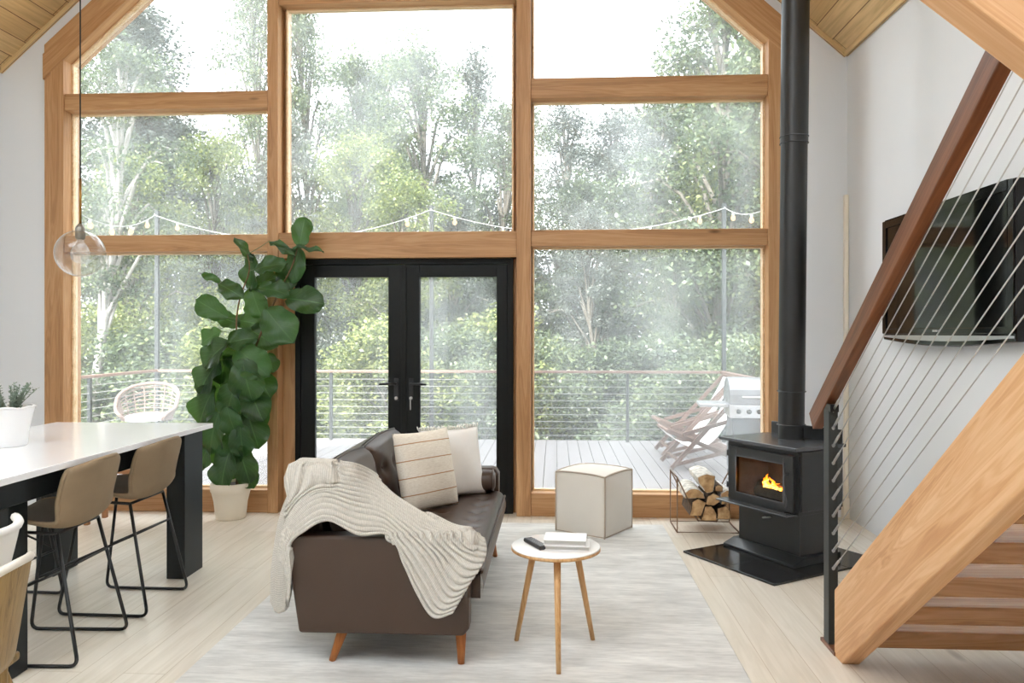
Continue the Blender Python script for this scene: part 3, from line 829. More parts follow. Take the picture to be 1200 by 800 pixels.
TREES = [
 ('P',104,13.5,60,0,1.0), ('D',150,22,2,None,1.5), ('B',62,19,-40,None,.7), ('A',225,24,150), ('C',245,20,170), ('A',306,21,-30,None,.55), ('B',185,27,150,None,1.2), ('C',150,18,190),
 ('A',362,22,10,None,.6), ('B',350,17,140,None,.8), ('A',425,25,70,None,.8), ('C',410,19,170), ('B',465,28,75,None,.8), ('A',500,22,60,None,1.0), ('B',555,26,65,None,.8), ('A',585,20,130), ('C',470,17,215), ('B',520,18,230,None,.9), ('C',440,30,150),
 ('B',645,27,130), ('A',690,21,215), ('B',735,24,132,None,1.1), ('B',790,22,118), ('A',765,28,140), ('A',850,18,-70), ('C',880,21,-30), ('A',930,17,-60), ('B',820,30,100), ('C',840,20,210), ('B',700,18,250),
 ('B',20,26,-20), ('A',-40,20,-20), ('A',270,32,230), ('B',400,36,250), ('B',680,38,285), ('C',900,34,60), ('A',990,24,-40), ('B',-100,28,0),
 ('A',130,36,240), ('B',520,40,270), ('B',840,40,270), ('A',300,26,230), ('B',620,24,270,None,.8), ('A',790,18,300,None,.7), ('C',560,30,250), ('B',715,20,300,None,.6),
]
for t in TREES: plant_tree(*t)
SH = random.Random(5)
for k, u in enumerate(range(60, 960, 36)):
    right = u > 610
    plant_tree('Y' if (k*7) % 5 in (0,2) and not right else 'S', u+SH.uniform(-14,14), SH.uniform(13,16.5), SH.uniform(405,455) if right else SH.uniform(380,435), None, SH.uniform(.9,1.3))
for k, u in enumerate(range(80, 940, 75)):
    plant_tree('S', u+SH.uniform(-20,20), SH.uniform(19,24), SH.uniform(372,412), None, 1.1)

# ------------------------------------------------------------------ rug
tag(MB().box(-1.62,.84,2.3,6.02,.001,.012).build('area_rug', rug_m, bevel=.004), 'pale grey woven rug under the sofa and the round side table', 'rug')
RUG = .012

# ------------------------------------------------------------------ sofa
so = thing('sofa', 'brown leather tufted sofa with wooden peg legs facing the stove', 'sofa', (-.77, 4.28, RUG))
ox, oy, oz = -.77, 4.28, RUG
def L(p): return (p[0]-ox, p[1]-oy, p[2]-oz)
Y0, Y1 = 3.35, 5.21
MB().box(-1.12-ox,-.42-ox,Y0+.02-oy,Y1-.02-oy,.17-oz,.31-oz).build('base', leather, so, bevel=.012)
for y0, y1 in ((Y0,Y0+.105),(Y1-.105,Y1)):
    pr = [(-1.135,.168),(-.40,.168),(-.376,.20),(-.372,.56),(-.39,.592),(-.42,.60),(-1.17,.60),(-1.19,.58),(-1.185,.5)]
    m = MB().prism([(p[0]-ox,p[1]-oz) for p in pr], y0-oy, y1-oy, 'y')
    m.build('armrest', leather, so, bevel=.014, seg=3)
# back frame slab leaning back
pr = [(-1.13,.28),(-1.01,.28),(-1.095,.82),(-1.115,.838),(-1.18,.838),(-1.198,.82)]
MB().prism([(p[0]-ox,p[1]-oz) for p in pr], Y0+.11-oy, Y1-.11-oy, 'y').build('backrest', leather, so, bevel=.015, seg=3)
ym = 4.27
def cushion(y0, y1, nb, name):
    # local frame: a across (y), c up the back, thickness out
    def P(s, t, side):
        e = 1-abs(2*s-1)**6; f = 1-abs(2*t-1)**6
        th = .085*max(0, e*f)**.5
        dent = 0
        for i in range(nb):
            for j in range(2):
                ds = (s-(i+.5)/nb)*(y1-y0); dt = (t-(.33+.36*j))*.5
                dent += .028*math.exp(-(ds*ds+dt*dt)/.0016)
        x = -.975-.10*t + (th-dent if side else -.02)
        return Vector((x-ox, y0+(y1-y0)*s-oy, .43+.43*t+ (.02*math.sin(PI*s) if t > .9 else 0) -oz))
    m = MB(); m.grid(36, 24, lambda s, t: P(s,t,True)); m.grid(36, 24, lambda s, t: P(s,t,False))
    o = m.build(name, leather, so)
    pp = [P(i/40,0,True) for i in range(41)]+[P(1,i/20,True) for i in range(21)]+[P(1-i/40,1,True) for i in range(41)]+[P(0,1-i/20,True) for i in range(20)]
    MB().tube(pp, .007, 6, closed=True).build('piping', leather, o)
    for i in range(nb):
        for j in range(2):
            p = P((i+.5)/nb, .33+.36*j, True)
            MB().lathe([(0,0),(.012,.001),(.011,.006),(0,.009)],10,M=Matrix.Translation(p) @ Matrix.Rotation(R(80),4,'Y')).build('button', leather_d, o)
cushion(Y0+.115, ym-.004, 4, 'back_cushion'); cushion(ym+.004, Y1-.115, 4, 'back_cushion')
# tufted bench seat
NBX, NBY = 3, 9
def seatp(s, t):
    x = -.99+.655*s; y = Y0+.112+(Y1-Y0-.224)*t
    e = min(1, min(s,1-s)*14); f = min(1, min(t,1-t)*24)
    z = .415 + .045*(max(0,e*(2-e))*max(0,f*(2-f)))**.5
    for i in range(NBX):
        for j in range(NBY):
            dx = (s-(i+.6)/NBX*.95)*.655; dy = (t-(j+.5)/NBY)*1.63
            z -= .024*math.exp(-(dx*dx+dy*dy)/.0011)
    return Vector((x-ox, y-oy, z-oz))
m = MB(); m.grid(44, 110, seatp)
xa, xb = -.99-ox, -.335-ox; ya, yb = Y0+.112-oy, Y1-.112-oy
m.grid(44, 2, lambda s, t: (xa+(xb-xa)*s, ya, .30-oz+ (.115)*t)); m.grid(44, 2, lambda s, t: (xa+(xb-xa)*s, yb, .30-oz+.115*t))
m.grid(6, 110, lambda s, t: (xb+.012*math.sin(s*PI), ya+(yb-ya)*t, .30-oz+.115*s)); m.grid(2, 110, lambda s, t: (xa, ya+(yb-ya)*t, .30-oz+.115*s))
sc = m.build('seat_cushion', leather, so)
MB().tube([(xb+.004, ya+(yb-ya)*i/30, .417-oz) for i in range(31)], .007, 6).build('piping', leather, sc)
for i in range(NBX):
    for j in range(NBY):
        p = seatp((i+.6)/NBX*.95, (j+.5)/NBY)
        MB().lathe([(.013,-.001),(.011,.004),(0,.007)],10,o=p).build('button', leather_d, sc)
for (x, y, dx, dy) in ((-.955,3.46,-.055,-.02),(-.425,3.46,.005,-.02),(-.955,5.08,-.055,.02),(-.425,5.08,.03,.02)):
    MB().tube([(x-ox,y-oy,.175-oz),(x+dx-ox,y+dy-oy,0)], [.027,.015], 14).build('leg', walnut, so)
# bolster along the far arm
bo = thing('bolster_cushion', 'round brown leather bolster lying against the far sofa arm', 'cushion', (-.66, 5.02, .535))
prof = [(0,-.27),(.05,-.27),(.066,-.255),(.07,-.22),(.071,0),(.07,.22),(.066,.255),(.05,.27),(0,.27)]
MB().lathe(prof, 28, M=Matrix.Rotation(R(90),4,'Y')).build('bolster', leather, bo)
for s in (-1,1): MB().tube([(s*.256,.066*math.cos(a),.066*math.sin(a)) for a in [i*2*PI/24 for i in range(24)]], .006, 6, closed=True).build('piping', leather, bo)

# pillows --------------------------------------------------------------------------
def pillow(name, label, W, H, T, mat, loc, rz, tilt, fringe):
    t = thing(name, label, 'pillow', loc, rz)
    def P(s, v, sgn):
        a = 2*s-1; c = 2*v-1
        pin = 1-.055*(1-c*c) ; pin2 = 1-.055*(1-a*a)
        x = a*W/2*pin; z = c*H/2*pin2
        th = T/2*((1-abs(a)**2.6)*(1-abs(c)**2.6))**.55
        th *= 1+.06*math.sin(a*5+c*3)
        return Vector((x, sgn*th, z))
    m = MB()
    for g in (-1,1): m.grid(28,28, lambda s, v: P(s,v,g))
    o = m.build('cover', mat, t); M = Matrix.Translation((0,0,H/2*.96)) @ Matrix.Rotation(tilt,4,'X'); 
    M = Matrix.Rotation(tilt,4,'X') @ Matrix.Translation((0,0,H/2))
    o.matrix_basis = M
    if fringe:
        fm = MB(); rr = random.Random(3)
        for k in range(60):
            a = -1+2*k/59; base = Vector((a*W/2*.99,0,H/2*(1-.055*(1-a*a))))
            fm.tube([base, base+Vector((rr.uniform(-.012,.012),rr.uniform(-.012,.012),.016)), base+Vector((rr.uniform(-.02,.02),rr.uniform(-.02,.02),rr.uniform(.015,.034)))], .0032, 5)
        f = fm.build('fringe', fringe_m, t); f.matrix_basis = M
    return t
pillow('throw_pillow', 'cream pillow with thin brown stripes leaning on the sofa back', .44, .475, .17, stripe_m, (-.72,4.50,.455), R(52), R(-13), False)
pillow('throw_pillow', 'plain white pillow with fringed top in the far sofa corner', .44, .44, .15, pillow_w, (-.62,4.86,.455), R(38), R(-14), True)

# knitted throw ----------------------------------------------------------------------
def w(u, v, y):
    """room point at depth y on the line of sight through (u,v): only used to lay out the drape's control net"""
    a = u-600; th = math.atan(50/900)
    dx = a*math.cos(th)-900*math.sin(th); dy = 900*math.cos(th)+a*math.sin(th)
    return Vector((dx/dy*y, y, 1.5+(390-v)/dy*y))
net = [
 [w(345,700,3.40), w(336,714,3.46), w(328,716,3.52), w(321,704,3.60)],
 [w(345,668,3.37), w(335,672,3.43), w(326,670,3.52), w(323,660,3.62)],
 [w(341,640,3.335), w(334,634,3.42), w(331,622,3.52), w(333,602,3.62)],
 [w(358,624,3.32), w(349,602,3.41), w(346,584,3.50), w(351,566,3.62)],
 [w(384,612,3.33), w(378,582,3.42), w(375,562,3.50), w(380,548,3.60)],
 [w(420,627,3.33), w(415,592,3.41), w(408,564,3.48), w(410,543,3.58)],
 [w(455,629,3.33), w(450,602,3.41), w(441,576,3.54), w(436,555,3.70)],
 [w(474,662,3.32), w(482,626,3.34), w(476,600,3.45), w(464,580,3.64)],
 [w(490,696,3.315), w(508,655,3.325), w(514,622,3.39), w(502,603,3.54)],
 [w(508,722,3.31), w(530,690,3.315), w(550,648,3.335), w(539,619,3.45)],
 [w(531,717,3.31), w(550,684,3.32), w(569,652,3.34), w(568,632,3.40)],
]
nu, nv = 150, 120
rows = [sp(r, nv) for r in net]
cols = [sp([rows[i][j] for i in range(len(rows))], nu) for j in range(nv)]
def clampout(p):
    x, y, z = p; e = .014
    # near arm
    if -1.19-e < x < -.372+e and Y0-e < y < Y0+.105+e and .16 < z < .60+e:
        d = {'t': .60+e-z, 'f': y-(Y0-e), 'b': (Y0+.105+e)-y}
        k = min(d, key=d.get)
        if k == 't': z = .60+e
        elif k == 'f': y = Y0-e
        elif z > .5: y = Y0+.105+e
        else: z = .60+e
    if -.99-e < x < -.325+e and y >= Y0+.10 and z < .47+e: z = .47+e
    if -1.215 < x < -.97-.05*(z-.43)*2 and y > Y0+.09 and .62 < z < .885:
        if .885-z < max(0, y-(Y0+.09))*1.5: z = .885
        else: y = Y0+.09
    return (x, y, z)
G = [[Vector(cols[j][i]) for j in range(nv)] for i in range(nu)]
for it in range(14):
    for i in range(nu):
        for j in range(nv): G[i][j] = Vector(clampout(G[i][j]))
    if it == 13: break
    H = [r[:] for r in G]
    for i in range(1, nu-1):
        for j in range(1, nv-1):
            H[i][j] = G[i][j]*.4 + (G[i-1][j]+G[i+1][j]+G[i][j-1]+G[i][j+1])*.15
    G = H
RIB = 15
V = []
for i in range(nu):
    for j in range(nv):
        a = G[min(i+1,nu-1)][j]-G[max(i-1,0)][j]; c = G[i][min(j+1,nv-1)]-G[i][max(j-1,0)]
        n = a.cross(c); n.normalize()
        if n.y > 0: n = -n
        wob = .006*math.sin(i*.14+j*.05)
        V.append(G[i][j] + n*(.0075*math.sin(2*PI*RIB*j/nv)+.009) )
m = MB(); m.add(V, [(i*nv+j,(i+1)*nv+j,(i+1)*nv+j+1,i*nv+j+1) for i in range(nu-1) for j in range(nv-1)], 0, True)
bl = m.build('throw_blanket', knit_m, solid=.008, fixn=False)
uvl = bl.data.uv_layers.new(name='UVMap')
for lp in bl.data.loops:
    vi = lp.vertex_index; uvl.data[lp.index].uv = ((vi//nv)/nu, (vi % nv)/nv)
tag(bl, 'oatmeal ribbed knit throw draped over the near sofa arm', 'blanket')

# ------------------------------------------------------------------ side table, books, remote
st = thing('side_table', 'small round white top side table on three wooden legs', 'side table', (.005, 3.60, RUG))
TZ = .508-RUG
MB().lathe([(0,TZ),(.203,TZ),(.207,TZ-.003),(.207,TZ-.006),(0,TZ-.006)], 56).build('tabletop', white_lam, st)
MB().lathe([(0,TZ-.0065),(.2085,TZ-.0065),(.2085,TZ-.018),(.195,TZ-.024),(0,TZ-.024)], 56).build('table_edge', beech, st)
for (fx, fy, tx, ty) in ((.012,-.24,.006,-.115),(-.19,.115,-.10,.06),(.18,.145,.095,.07)):
    MB().tube([(tx,ty,TZ-.022),(fx,fy,0)], [.0165,.011], 14).build('leg', beech, st)
def book(label, cx, cy, z, W, D, H, rz, grp):
    t = thing('book', label, 'book', (cx,cy,z), rz, grp)
    c = MB(); c.box(-W/2,W/2,-D/2,D/2,0,.003); c.box(-W/2,W/2,-D/2,D/2,H-.003,H); c.box(-W/2,W/2,D/2-.003,D/2,.003,H-.003)
    c.build('cover', book_w, t, bevel=.001)
    MB().box(-W/2+.004,W/2-.004,-D/2+.004,D/2-.0035,.0035,H-.0035).build('pages', book_p, t)
    return t
book('white book at the bottom of the pair on the side table', .06, 3.575, .509, .205, .145, .020, R(-3), 'white books on the side table')
book('white book lying on top of the other book on the side table', .05, 3.58, .530, .195, .14, .024, R(-4), 'white books on the side table')
rm = thing('remote_control', 'dark remote control lying on the round side table', 'remote', (-.088, 3.585, .509), R(28))
pr = [(-.022,0),(.022,0),(.024,.008),(.02,.018),(-.02,.018),(-.024,.008)]
MB().prism(pr, -.085, .085, 'y').build('body', remote_m, rm, bevel=.003)
for i in range(3):
    for j in range(7):
        MB().box(-.015+.012*i,-.007+.012*i,-.07+.019*j,-.06+.019*j,.018,.0205).build('button', remote_k, rm)

# ------------------------------------------------------------------ pouf
pf = thing('pouf', 'white square canvas pouf on the rug in front of the right window', 'pouf', (.30, 5.86, RUG), R(-33))
hs, ph = .21, .455
def poufpt(face, s, t):
    a, c = 2*s-1, 2*t-1
    bul = .028*(1-a*a)*(1-c*c)
    if face == 'top': return Vector((a*hs, c*hs, ph + .02*(1-a*a)*(1-c*c) - .012*abs(a*c)**3))
    base = {'f':(Vector((0,-1,0)),Vector((1,0,0))),'b':(Vector((0,1,0)),Vector((-1,0,0))),'l':(Vector((-1,0,0)),Vector((0,-1,0))),'r':(Vector((1,0,0)),Vector((0,1,0)))}[face]
    n, u_ = base
    return n*(hs+bul-.004*(c<-.9)) + u_*(a*hs) + Vector((0,0,(c+1)/2*ph - .012*abs(a)**3*max(0,c)))
m = MB()
for f in ('top','f','b','l','r'): m.grid(20,20, lambda s, t: poufpt(f,s,t))
m.box(-hs,hs,-hs,hs,0,.004)
m.build('body', canvas_w, pf)
sm = MB()
for f in ('f','b','l','r'):
    sm.tube([poufpt(f,0,i/16) for i in range(17)], .007, 6)
    sm.tube([poufpt(f,i/20,1) for i in range(21)], .007, 6)
    sm.tube([poufpt(f,i/20,.015) for i in range(21)], .005, 6)
sm.build('piping', seam_m, pf)

# ------------------------------------------------------------------ firewood rack
rk = thing('firewood_rack', 'thin bronze wire firewood rack beside the stove', 'firewood rack', (1.14, 5.95, 0))
def fr(y):
    return [(-.225,y,.012),(-.225,y,.42),(-.07,y,.10),(.065,y,.095),(.235,y,.42),(.235,y,.012)]
for y in (-.15,.19):
    p = fr(y); 
    MB().tube([p[1],p[0],p[5],p[4]], .006, 8).build('frame', rack_m, rk)
    MB().tube([p[1],p[2],p[3],p[4]], .0055, 8).build('cradle', rack_m, rk)
for k in (0,5,1,4):
    a, c = fr(-.15)[k], fr(.19)[k]
    MB().tube([a,c], .0055, 8).build('crossbar', rack_m, rk)
for k in (2,3): MB().tube([fr(-.15)[k],fr(.19)[k]], .0055, 8).build('crossbar', rack_m, rk)
LOGS = [  # end outline in metres about its own centre, centre x, z
 ([(-.06,-.055),(.02,-.055),(.06,.05),(.0,.075),(-.045,.05)], 1.065, .195, 'split log second from the left in the rack'),
 ([(-.055,-.055),(.06,-.055),(.055,.0),(.02,.055),(-.03,.05)], 1.145, .160, 'wedge shaped split log at the bottom of the rack'),
 ([(-.04,-.05),(.045,-.05),(.055,.01),(.02,.05),(-.045,.03)], 1.253, .163, 'split log low on the right of the rack'),
 ([(-.075,-.035),(.075,-.035),(.065,.005),(.03,.035),(-.03,.04),(-.065,.01)], 1.045, .297, 'half moon split log high on the left of the rack'),
 ([(-.052,-.035),(.0,-.045),(.05,-.015),(.045,.03),(0,.048),(-.045,.025)], 1.175, .262, 'rounded split log in the middle of the rack'),
 ([(.0,-.07),(.05,-.06),(.065,.06),(.0,.075),(-.065,.05),(-.06,.01)], 1.128, .378, 'large split log with pale bark on top of the stack'),
 ([(-.045,-.055),(.04,-.045),(.055,.02),(.0,.055),(-.05,.03)], 1.285, .277, 'split log high on the right of the rack'),
 ([(-.028,-.022),(.026,-.024),(.03,.014),(0,.028),(-.028,.016)], 1.225, .340, 'thin dark log tucked under the top log'),
]
for i, (po, cx, cz_, lb) in enumerate(LOGS):
    y0 = 5.77 + .012*((i*5) % 4); ln = .38
    def ring(k):
        s = 1 if k else 1
        return po
    dense = []
    for a, c in zip(po, po[1:]+po[:1]):
        for k in range(4):
            f = k/4; dense.append((a[0]*(1-f)+c[0]*f + random.uniform(-.002,.002), a[1]*(1-f)+c[1]*f + random.uniform(-.002,.002)))
    t = MB(); t.prism(dense, 0, ln, 'y', 0, 1)
    o = t.build('firewood_log', [bark_w if i in (3,5,6) else bark_d, log_m], loc=(cx, y0, cz_), bevel=.003, seg=1)
    tag(o, lb, 'log', 'split logs in the firewood rack')

# ------------------------------------------------------------------ stove
PHI = R(-58); SC = (1.606, 5.36)
hp = thing('hearth_pad', 'glossy black tile hearth pad under the wood stove', 'hearth pad', (SC[0], SC[1], 0), PHI)
hb = MB()
for i in range(2):
    for j in range(3):
        x0 = -.34+.40*i; y0 = -.65+.333*j
        hb.box(x0+.001, x0+.399, y0+.001, y0+.332, 0, .014)
hb.build('tiles', hearth_m, hp, bevel=.002)
sv = thing('wood_stove', 'black steel wood stove with burning fire on the hearth pad', 'wood stove', (SC[0], SC[1], .014), PHI)
def sb(nm, x0,x1,y0,y1,z0,z1, mat=stove_black, bev=.006, parent=None):
    return MB().box(x0,x1,y0,y1,z0-.014,z1-.014).build(nm, mat, parent or sv, bevel=bev)
b = MB(); b.prism([(-.31,.0),(-.31,.018),(-.215,.05),(.13,.05),(.13,.0)], -.31, .31, 'x'); b.build('base_plate', stove_black, sv, bevel=.004)
ped = sb('pedestal', -.265,.265,-.205,.11,.062,.335)
MB().tube(sp([(-.02,-.206,.245),(-.02,-.232,.245),(.0,-.24,.25),(.05,-.232,.262)],10), .006, 8).build('latch', steel, ped)
# firebox shell, open front
fbx = MB(); zb, zt = .335-.014, .748-.014
fbx.box(-.305,.305,-.265,.14,zb,zb+.03); fbx.box(-.305,.305,-.265,.14,zt-.03,zt)
fbx.box(-.305,-.275,-.265,.14,zb+.03,zt-.03); fbx.box(.275,.305,-.265,.14,zb+.03,zt-.03); fbx.box(-.275,.275,.11,.14,zb+.03,zt-.03)
fbx.build('firebox', stove_black, sv, bevel=.003)
inner = MB(); fire_brick = plain('sooty fire brick', rgb(120,104,90), .9, var=.3, vscale=8)
inner.box(-.274,.274,.07,.109,zb+.031,zt-.031); inner.box(-.274,-.25,-.22,.07,zb+.031,zt-.031); inner.box(.25,.274,-.22,.07,zb+.031,zt-.031); inner.box(-.25,.25,-.22,.07,zb+.031,zb+.05)
inner.build('fire_brick', fire_brick, sv)
# door
db = MB(); dz0, dz1, gz0, gz1 = .352-.014, .715-.014, .405-.014, .66-.014
db.box(-.275,-.205,-.295,-.266,dz0,dz1); db.box(.215,.285,-.295,-.266,dz0,dz1); db.box(-.205,.215,-.295,-.266,gz1,dz1); db.box(-.205,.215,-.295,-.266,dz0,gz0)
sd = db.build('stove_door', stove_black, sv, bevel=.005)
MB().box(-.204,.214,-.285,-.28,gz0+.001,gz1-.001).build('door_glass', stoveglass, sd)
gb = MB(); 
for (x0,x1,z0,z1) in ((-.21,-.198,gz0,gz1),(.208,.22,gz0,gz1),(-.21,.22,gz1-.006,gz1+.004),(-.21,.22,gz0-.004,gz0+.006)): gb.box(x0,x1,-.30,-.294,z0,z1)
gb.build('glass_trim', stove_top, sd)
MB().tube(sp([(.255,-.296,.60-.014),(.25,-.335,.59-.014),(.262,-.345,.50-.014),(.272,-.335,.42-.014),(.262,-.34,.385-.014)],14), .0065, 8).build('door_handle', stove_top, sd)
for z in (.44,.66): MB().tube([(-.285,-.285,z-.03),(-.285,-.285,z+.01)], .012, 8).build('hinge', stove_black, sd)
sb('ash_lip', -.325,.30,-.37,-.266,.336,.347, stove_top)
sb('top_plate', -.338,.338,-.325,.148,.752,.775, stove_top, .004)
sb('rear_shield', -.30,.30,.15,.165,.35,.86)
sb('side_panel', .306,.318,-.25,.13,.36,.745)
# flue pipe
fp = thing('flue_pipe', 'tall black stove pipe rising from the wood stove to the ceiling', 'stove pipe', (1.622, 5.375, .776))
px0 = 0
def seg_(z0, z1, r, nm='pipe_section'):
    lean = .010
    MB().tube([(lean*(z0-.776), 0, z0-.776),(lean*(z1-.776),0,z1-.776)], r, 40, cap=False).build(nm, pipe_black, fp)
seg_(.776,.87,.084); seg_(.87,1.10,.086); seg_(1.10,2.80,.088); seg_(2.80,4.62,.092)
for z in (.872,1.10,2.80,2.845): 
    MB().tube([(.01*(z-.776)+.0925*math.cos(a),.0925*math.sin(a),z-.776) for a in [i*2*PI/40 for i in range(40)]], .004, 6, closed=True).build('joint_band', stove_top, fp)
MB().lathe([(.092,3.52),(.20,3.54),(.20,3.55),(.092,3.55)],40,o=(.036,0,0)).build('ceiling_collar', pipe_black, fp)
# fire
RM = Matrix.Translation((SC[0],SC[1],0)) @ Matrix.Rotation(PHI,4,'Z')
def firelog(p, q, r, label):
    p, q = RM @ Vector(p), RM @ Vector(q)
    m = MB(); m.tube([p.lerp(q,k/8)+Vector((random.uniform(-.004,.004),)*3) for k in range(9)], [r*random.uniform(.9,1.08) for k in range(9)], 12)
    return tag(m.build('burning_log', plain('charred bark', rgb(56,48,42), .95, var=.6, vscale=30, bmp=.9, bscale=40)), label, 'log', 'logs burning in the stove')
l1 = firelog((-.10,-.20,.425),(.13,-.225,.43), .036, 'charred log in front inside the lit stove')
l2 = firelog((-.20,-.06,.425),(.10,-.05,.43), .04, 'charred log lying behind in the lit stove')
def flame(cx, cy, z, h, r, mat, par, seed):
    rr = random.Random(seed)
    pts = [Vector((cx+rr.uniform(-.012,.012)*k/2, cy, z+h*k/6)) for k in range(7)]
    m = MB(); m.tube([RM @ p for p in pts], [r*f for f in (.5,1,.95,.75,.55,.3,.04)], 10)
    m.build('flame', mat, par)
for k,(x,h,r) in enumerate(((-.085,.075,.013),(-.065,.10,.015),(-.035,.05,.012),(-.01,.08,.014),(.02,.05,.012),(.05,.035,.010))):
    flame(x, -.145, .44, h, r, flame_o, l1, k)
    flame(x+.004, -.155, .44, h*.7, r*.6, flame_y, l1, k+20)

# ------------------------------------------------------------------ TV
tv = thing('television', 'black flat screen television mounted on the right white wall', 'television', (2.30, 4.72, 1.865))
# local: faces -x
hw, hh = .77, .41
def tvpoly(e, bow):
    P = [(-hw-e, hh+e), (hw+e, hh+e)]
    n = 14
    P += [(hw+e-(2*(hw+e))*i/n, -hh-e-bow*math.sin(PI*i/n)) for i in range(n+1)]
    return P
MB().prism(tvpoly(0,.035), -.012, .05, 'x').build('bezel', tv_black, tv, bevel=.008, seg=3)
fm = MB()
fm.box(-.022,-.0125,-hw+.004,-hw+.055,-hh+.04,hh-.004); fm.box(-.022,-.0125,hw-.055,hw-.004,-hh+.04,hh-.004)
fm.box(-.022,-.0125,-hw+.055,hw-.055,hh-.055,hh-.004); fm.box(-.022,-.0125,-hw+.055,hw-.055,-hh+.04,-hh+.075)
fm.build('front_frame', tv_black, tv, bevel=.004)
MB().box(-.0135,-.0121,-hw+.056,hw-.056,-hh+.076,hh-.056).build('screen', tv_scr, tv)
MB().prism([(-hw+.01,-hh+.03),(hw-.01,-hh+.03)]+[(hw-.01-(2*hw-.02)*i/14, -hh+.018-.022*math.sin(PI*i/14)) for i in range(15)], -.016, -.0125, 'x').build('lower_strip', tv_sil, tv)
lg = MB()
for k, wd in enumerate((.012,.004,.012,.012,.012,.012)): lg.box(-.0228,-.0219,-.04+.016*k,-.04+.016*k+wd,-hh+.052,-hh+.063)
lg.build('maker_badge', screenlogo, tv)
MB().box(.051,.079,-.25,.25,-.2,.2).build('wall_bracket', black_metal, tv)

# ------------------------------------------------------------------ staircase
sc_ = thing('staircase', 'open fir staircase with cable railing along the right wall', 'staircase', (1.34, 3.6, 0))
def S_(p): return Vector((p[0]-1.34, p[1]-3.6, p[2]))
def sbeam(nm, p, q, w_, h_, mat, up=(0,0,1), bevel=.004): return beam(nm, S_(p), S_(q), w_, h_, mat, up, sc_, bevel)
def stringer(nm, x0, x1):
    top = lambda y: .325+.79*(3.629-y); bot = lambda y: .03+.79*(3.524-y)
    a = math.atan(.79); ya, yb = 3.66, 1.95
    # built along its own axis so the grain follows the slope
    p = Vector((( x0+x1)/2, ya, (top(ya)+bot(ya))/2)); d = Vector((0,-math.cos(a),math.sin(a))); nrm = Vector((0,math.sin(a),math.cos(a)))
    M = Matrix((( 0,1,0,p.x-1.34),(d.y,0,nrm.y,p.y-3.6),(d.z,0,nrm.z,p.z),(0,0,0,1)))
    Mi = M.inverted()
    poly = [(3.655,.0),(3.655,top(3.655)),(yb,top(yb)),(yb,bot(yb)),(3.56,0.0)]
    m = MB(); V = [Mi @ Vector((x-1.34, q[0]-3.6, q[1])) for x in (x0,x1) for q in poly]
    n = len(poly)
    m.add(V, [tuple(range(n)), tuple(range(n,2*n))[::-1]]+[(i,(i+1)%n,(i+1)%n+n,i+n) for i in range(n)])
    o = m.build(nm, stairw['x'], sc_, bevel=.005); o.matrix_basis = M
stringer('stringer', 1.30, 1.38); stringer('stringer', 2.29, 2.37)
for k in range(8):
    zb_ = .125+.197*k; y = 3.524-(zb_-.045)/.79 + .012
    if y < 1.9: break
    m = MB().box(1.381-1.34, 2.289-1.34, y-3.6, y+.27-3.6, zb_, zb_+.075); m.build('tread', treadw, sc_, bevel=.005)
MB().box(1.20-1.34,2.37-1.34, .9-3.6,1.949-3.6, 1.50,1.60).build('landing', treadw, sc_, bevel=.005)
for lx, ly in ((1.25,1.0),(2.25,1.0)):
    MB().box(lx-.05-1.34,lx+.05-1.34,ly-.05-3.6,ly+.05-3.6,0,1.499).build('landing_post', stairw['z'], sc_, bevel=.005)
# upper flight climbing to the left over the landing
ua = Vector((1.95, 1.945, 3.07-.81*1.95+.02)); ub = Vector((-.6, 1.945, 3.07+.81*.6+.02)); 
na = math.atan(.81); off = Vector((math.sin(na),0,math.cos(na)))*.14
sbeam('upper_stringer', ua+off, ub+off, .115, .28, stairw['x'])
sbeam('upper_stringer', ua+off-Vector((0,.95,0)), ub+off-Vector((0,.95,0)), .08, .28, stairw['x'])
# newel post, handrail, cables with fittings
NX, NY = 1.325, 3.77
MB().box(NX-.022-1.34,NX+.022-1.34,NY-.035-3.6,NY+.035-3.6,0,1.13).build('newel_post', dark_steel, sc_, bevel=.003)
MB().box(NX-.03-1.34,NX+.03-1.34,NY-.13-3.6,NY+.06-3.6,0,.018).build('post_foot', redw, sc_, bevel=.003)
hs_ = .785
zr = lambda y: 1.075+(3.93-y)*hs_
sbeam('handrail', (NX,3.985,zr(3.985)+.02), (NX,1.7,zr(1.7)+.02), .05, .095, redw)
MB().box(NX-.02-1.34,NX+.02-1.34,NY-.05-3.6,NY+.03-3.6,1.125,1.16).build('rail_bracket', black_metal, sc_)
MB().box(NX-.02-1.34,NX+.02-1.34,1.75-3.6,1.79-3.6,1.601,zr(1.77)+.0).build('newel_post', dark_steel, sc_)
for k in range(10):
    z0 = 1.105-.0835*k
    y1 = 1.77; z1 = z0+(NY-y1)*hs_
    yt = .325+.79*3.629
    # lower cables run into the stringer's top edge only past the upper post
    cb = MB().tube([S_((NX,NY-.05,z0+.05*hs_)),S_((NX,y1,z1))], .0022, 6).build('cable', cable_m, sc_)
    d = Vector((0,-1,hs_)).normalized(); a = Vector(S_((NX,NY-.036,z0+.036*hs_)))
    f = MB(); f.tube([a-d*.03,a+d*.002], .0085, 10); f.tube([a,a+d*.085], .0062, 10); f.tube([a+d*.085,a+d*.115], .004, 8)
    f.build('cable_fitting', steel, cb)

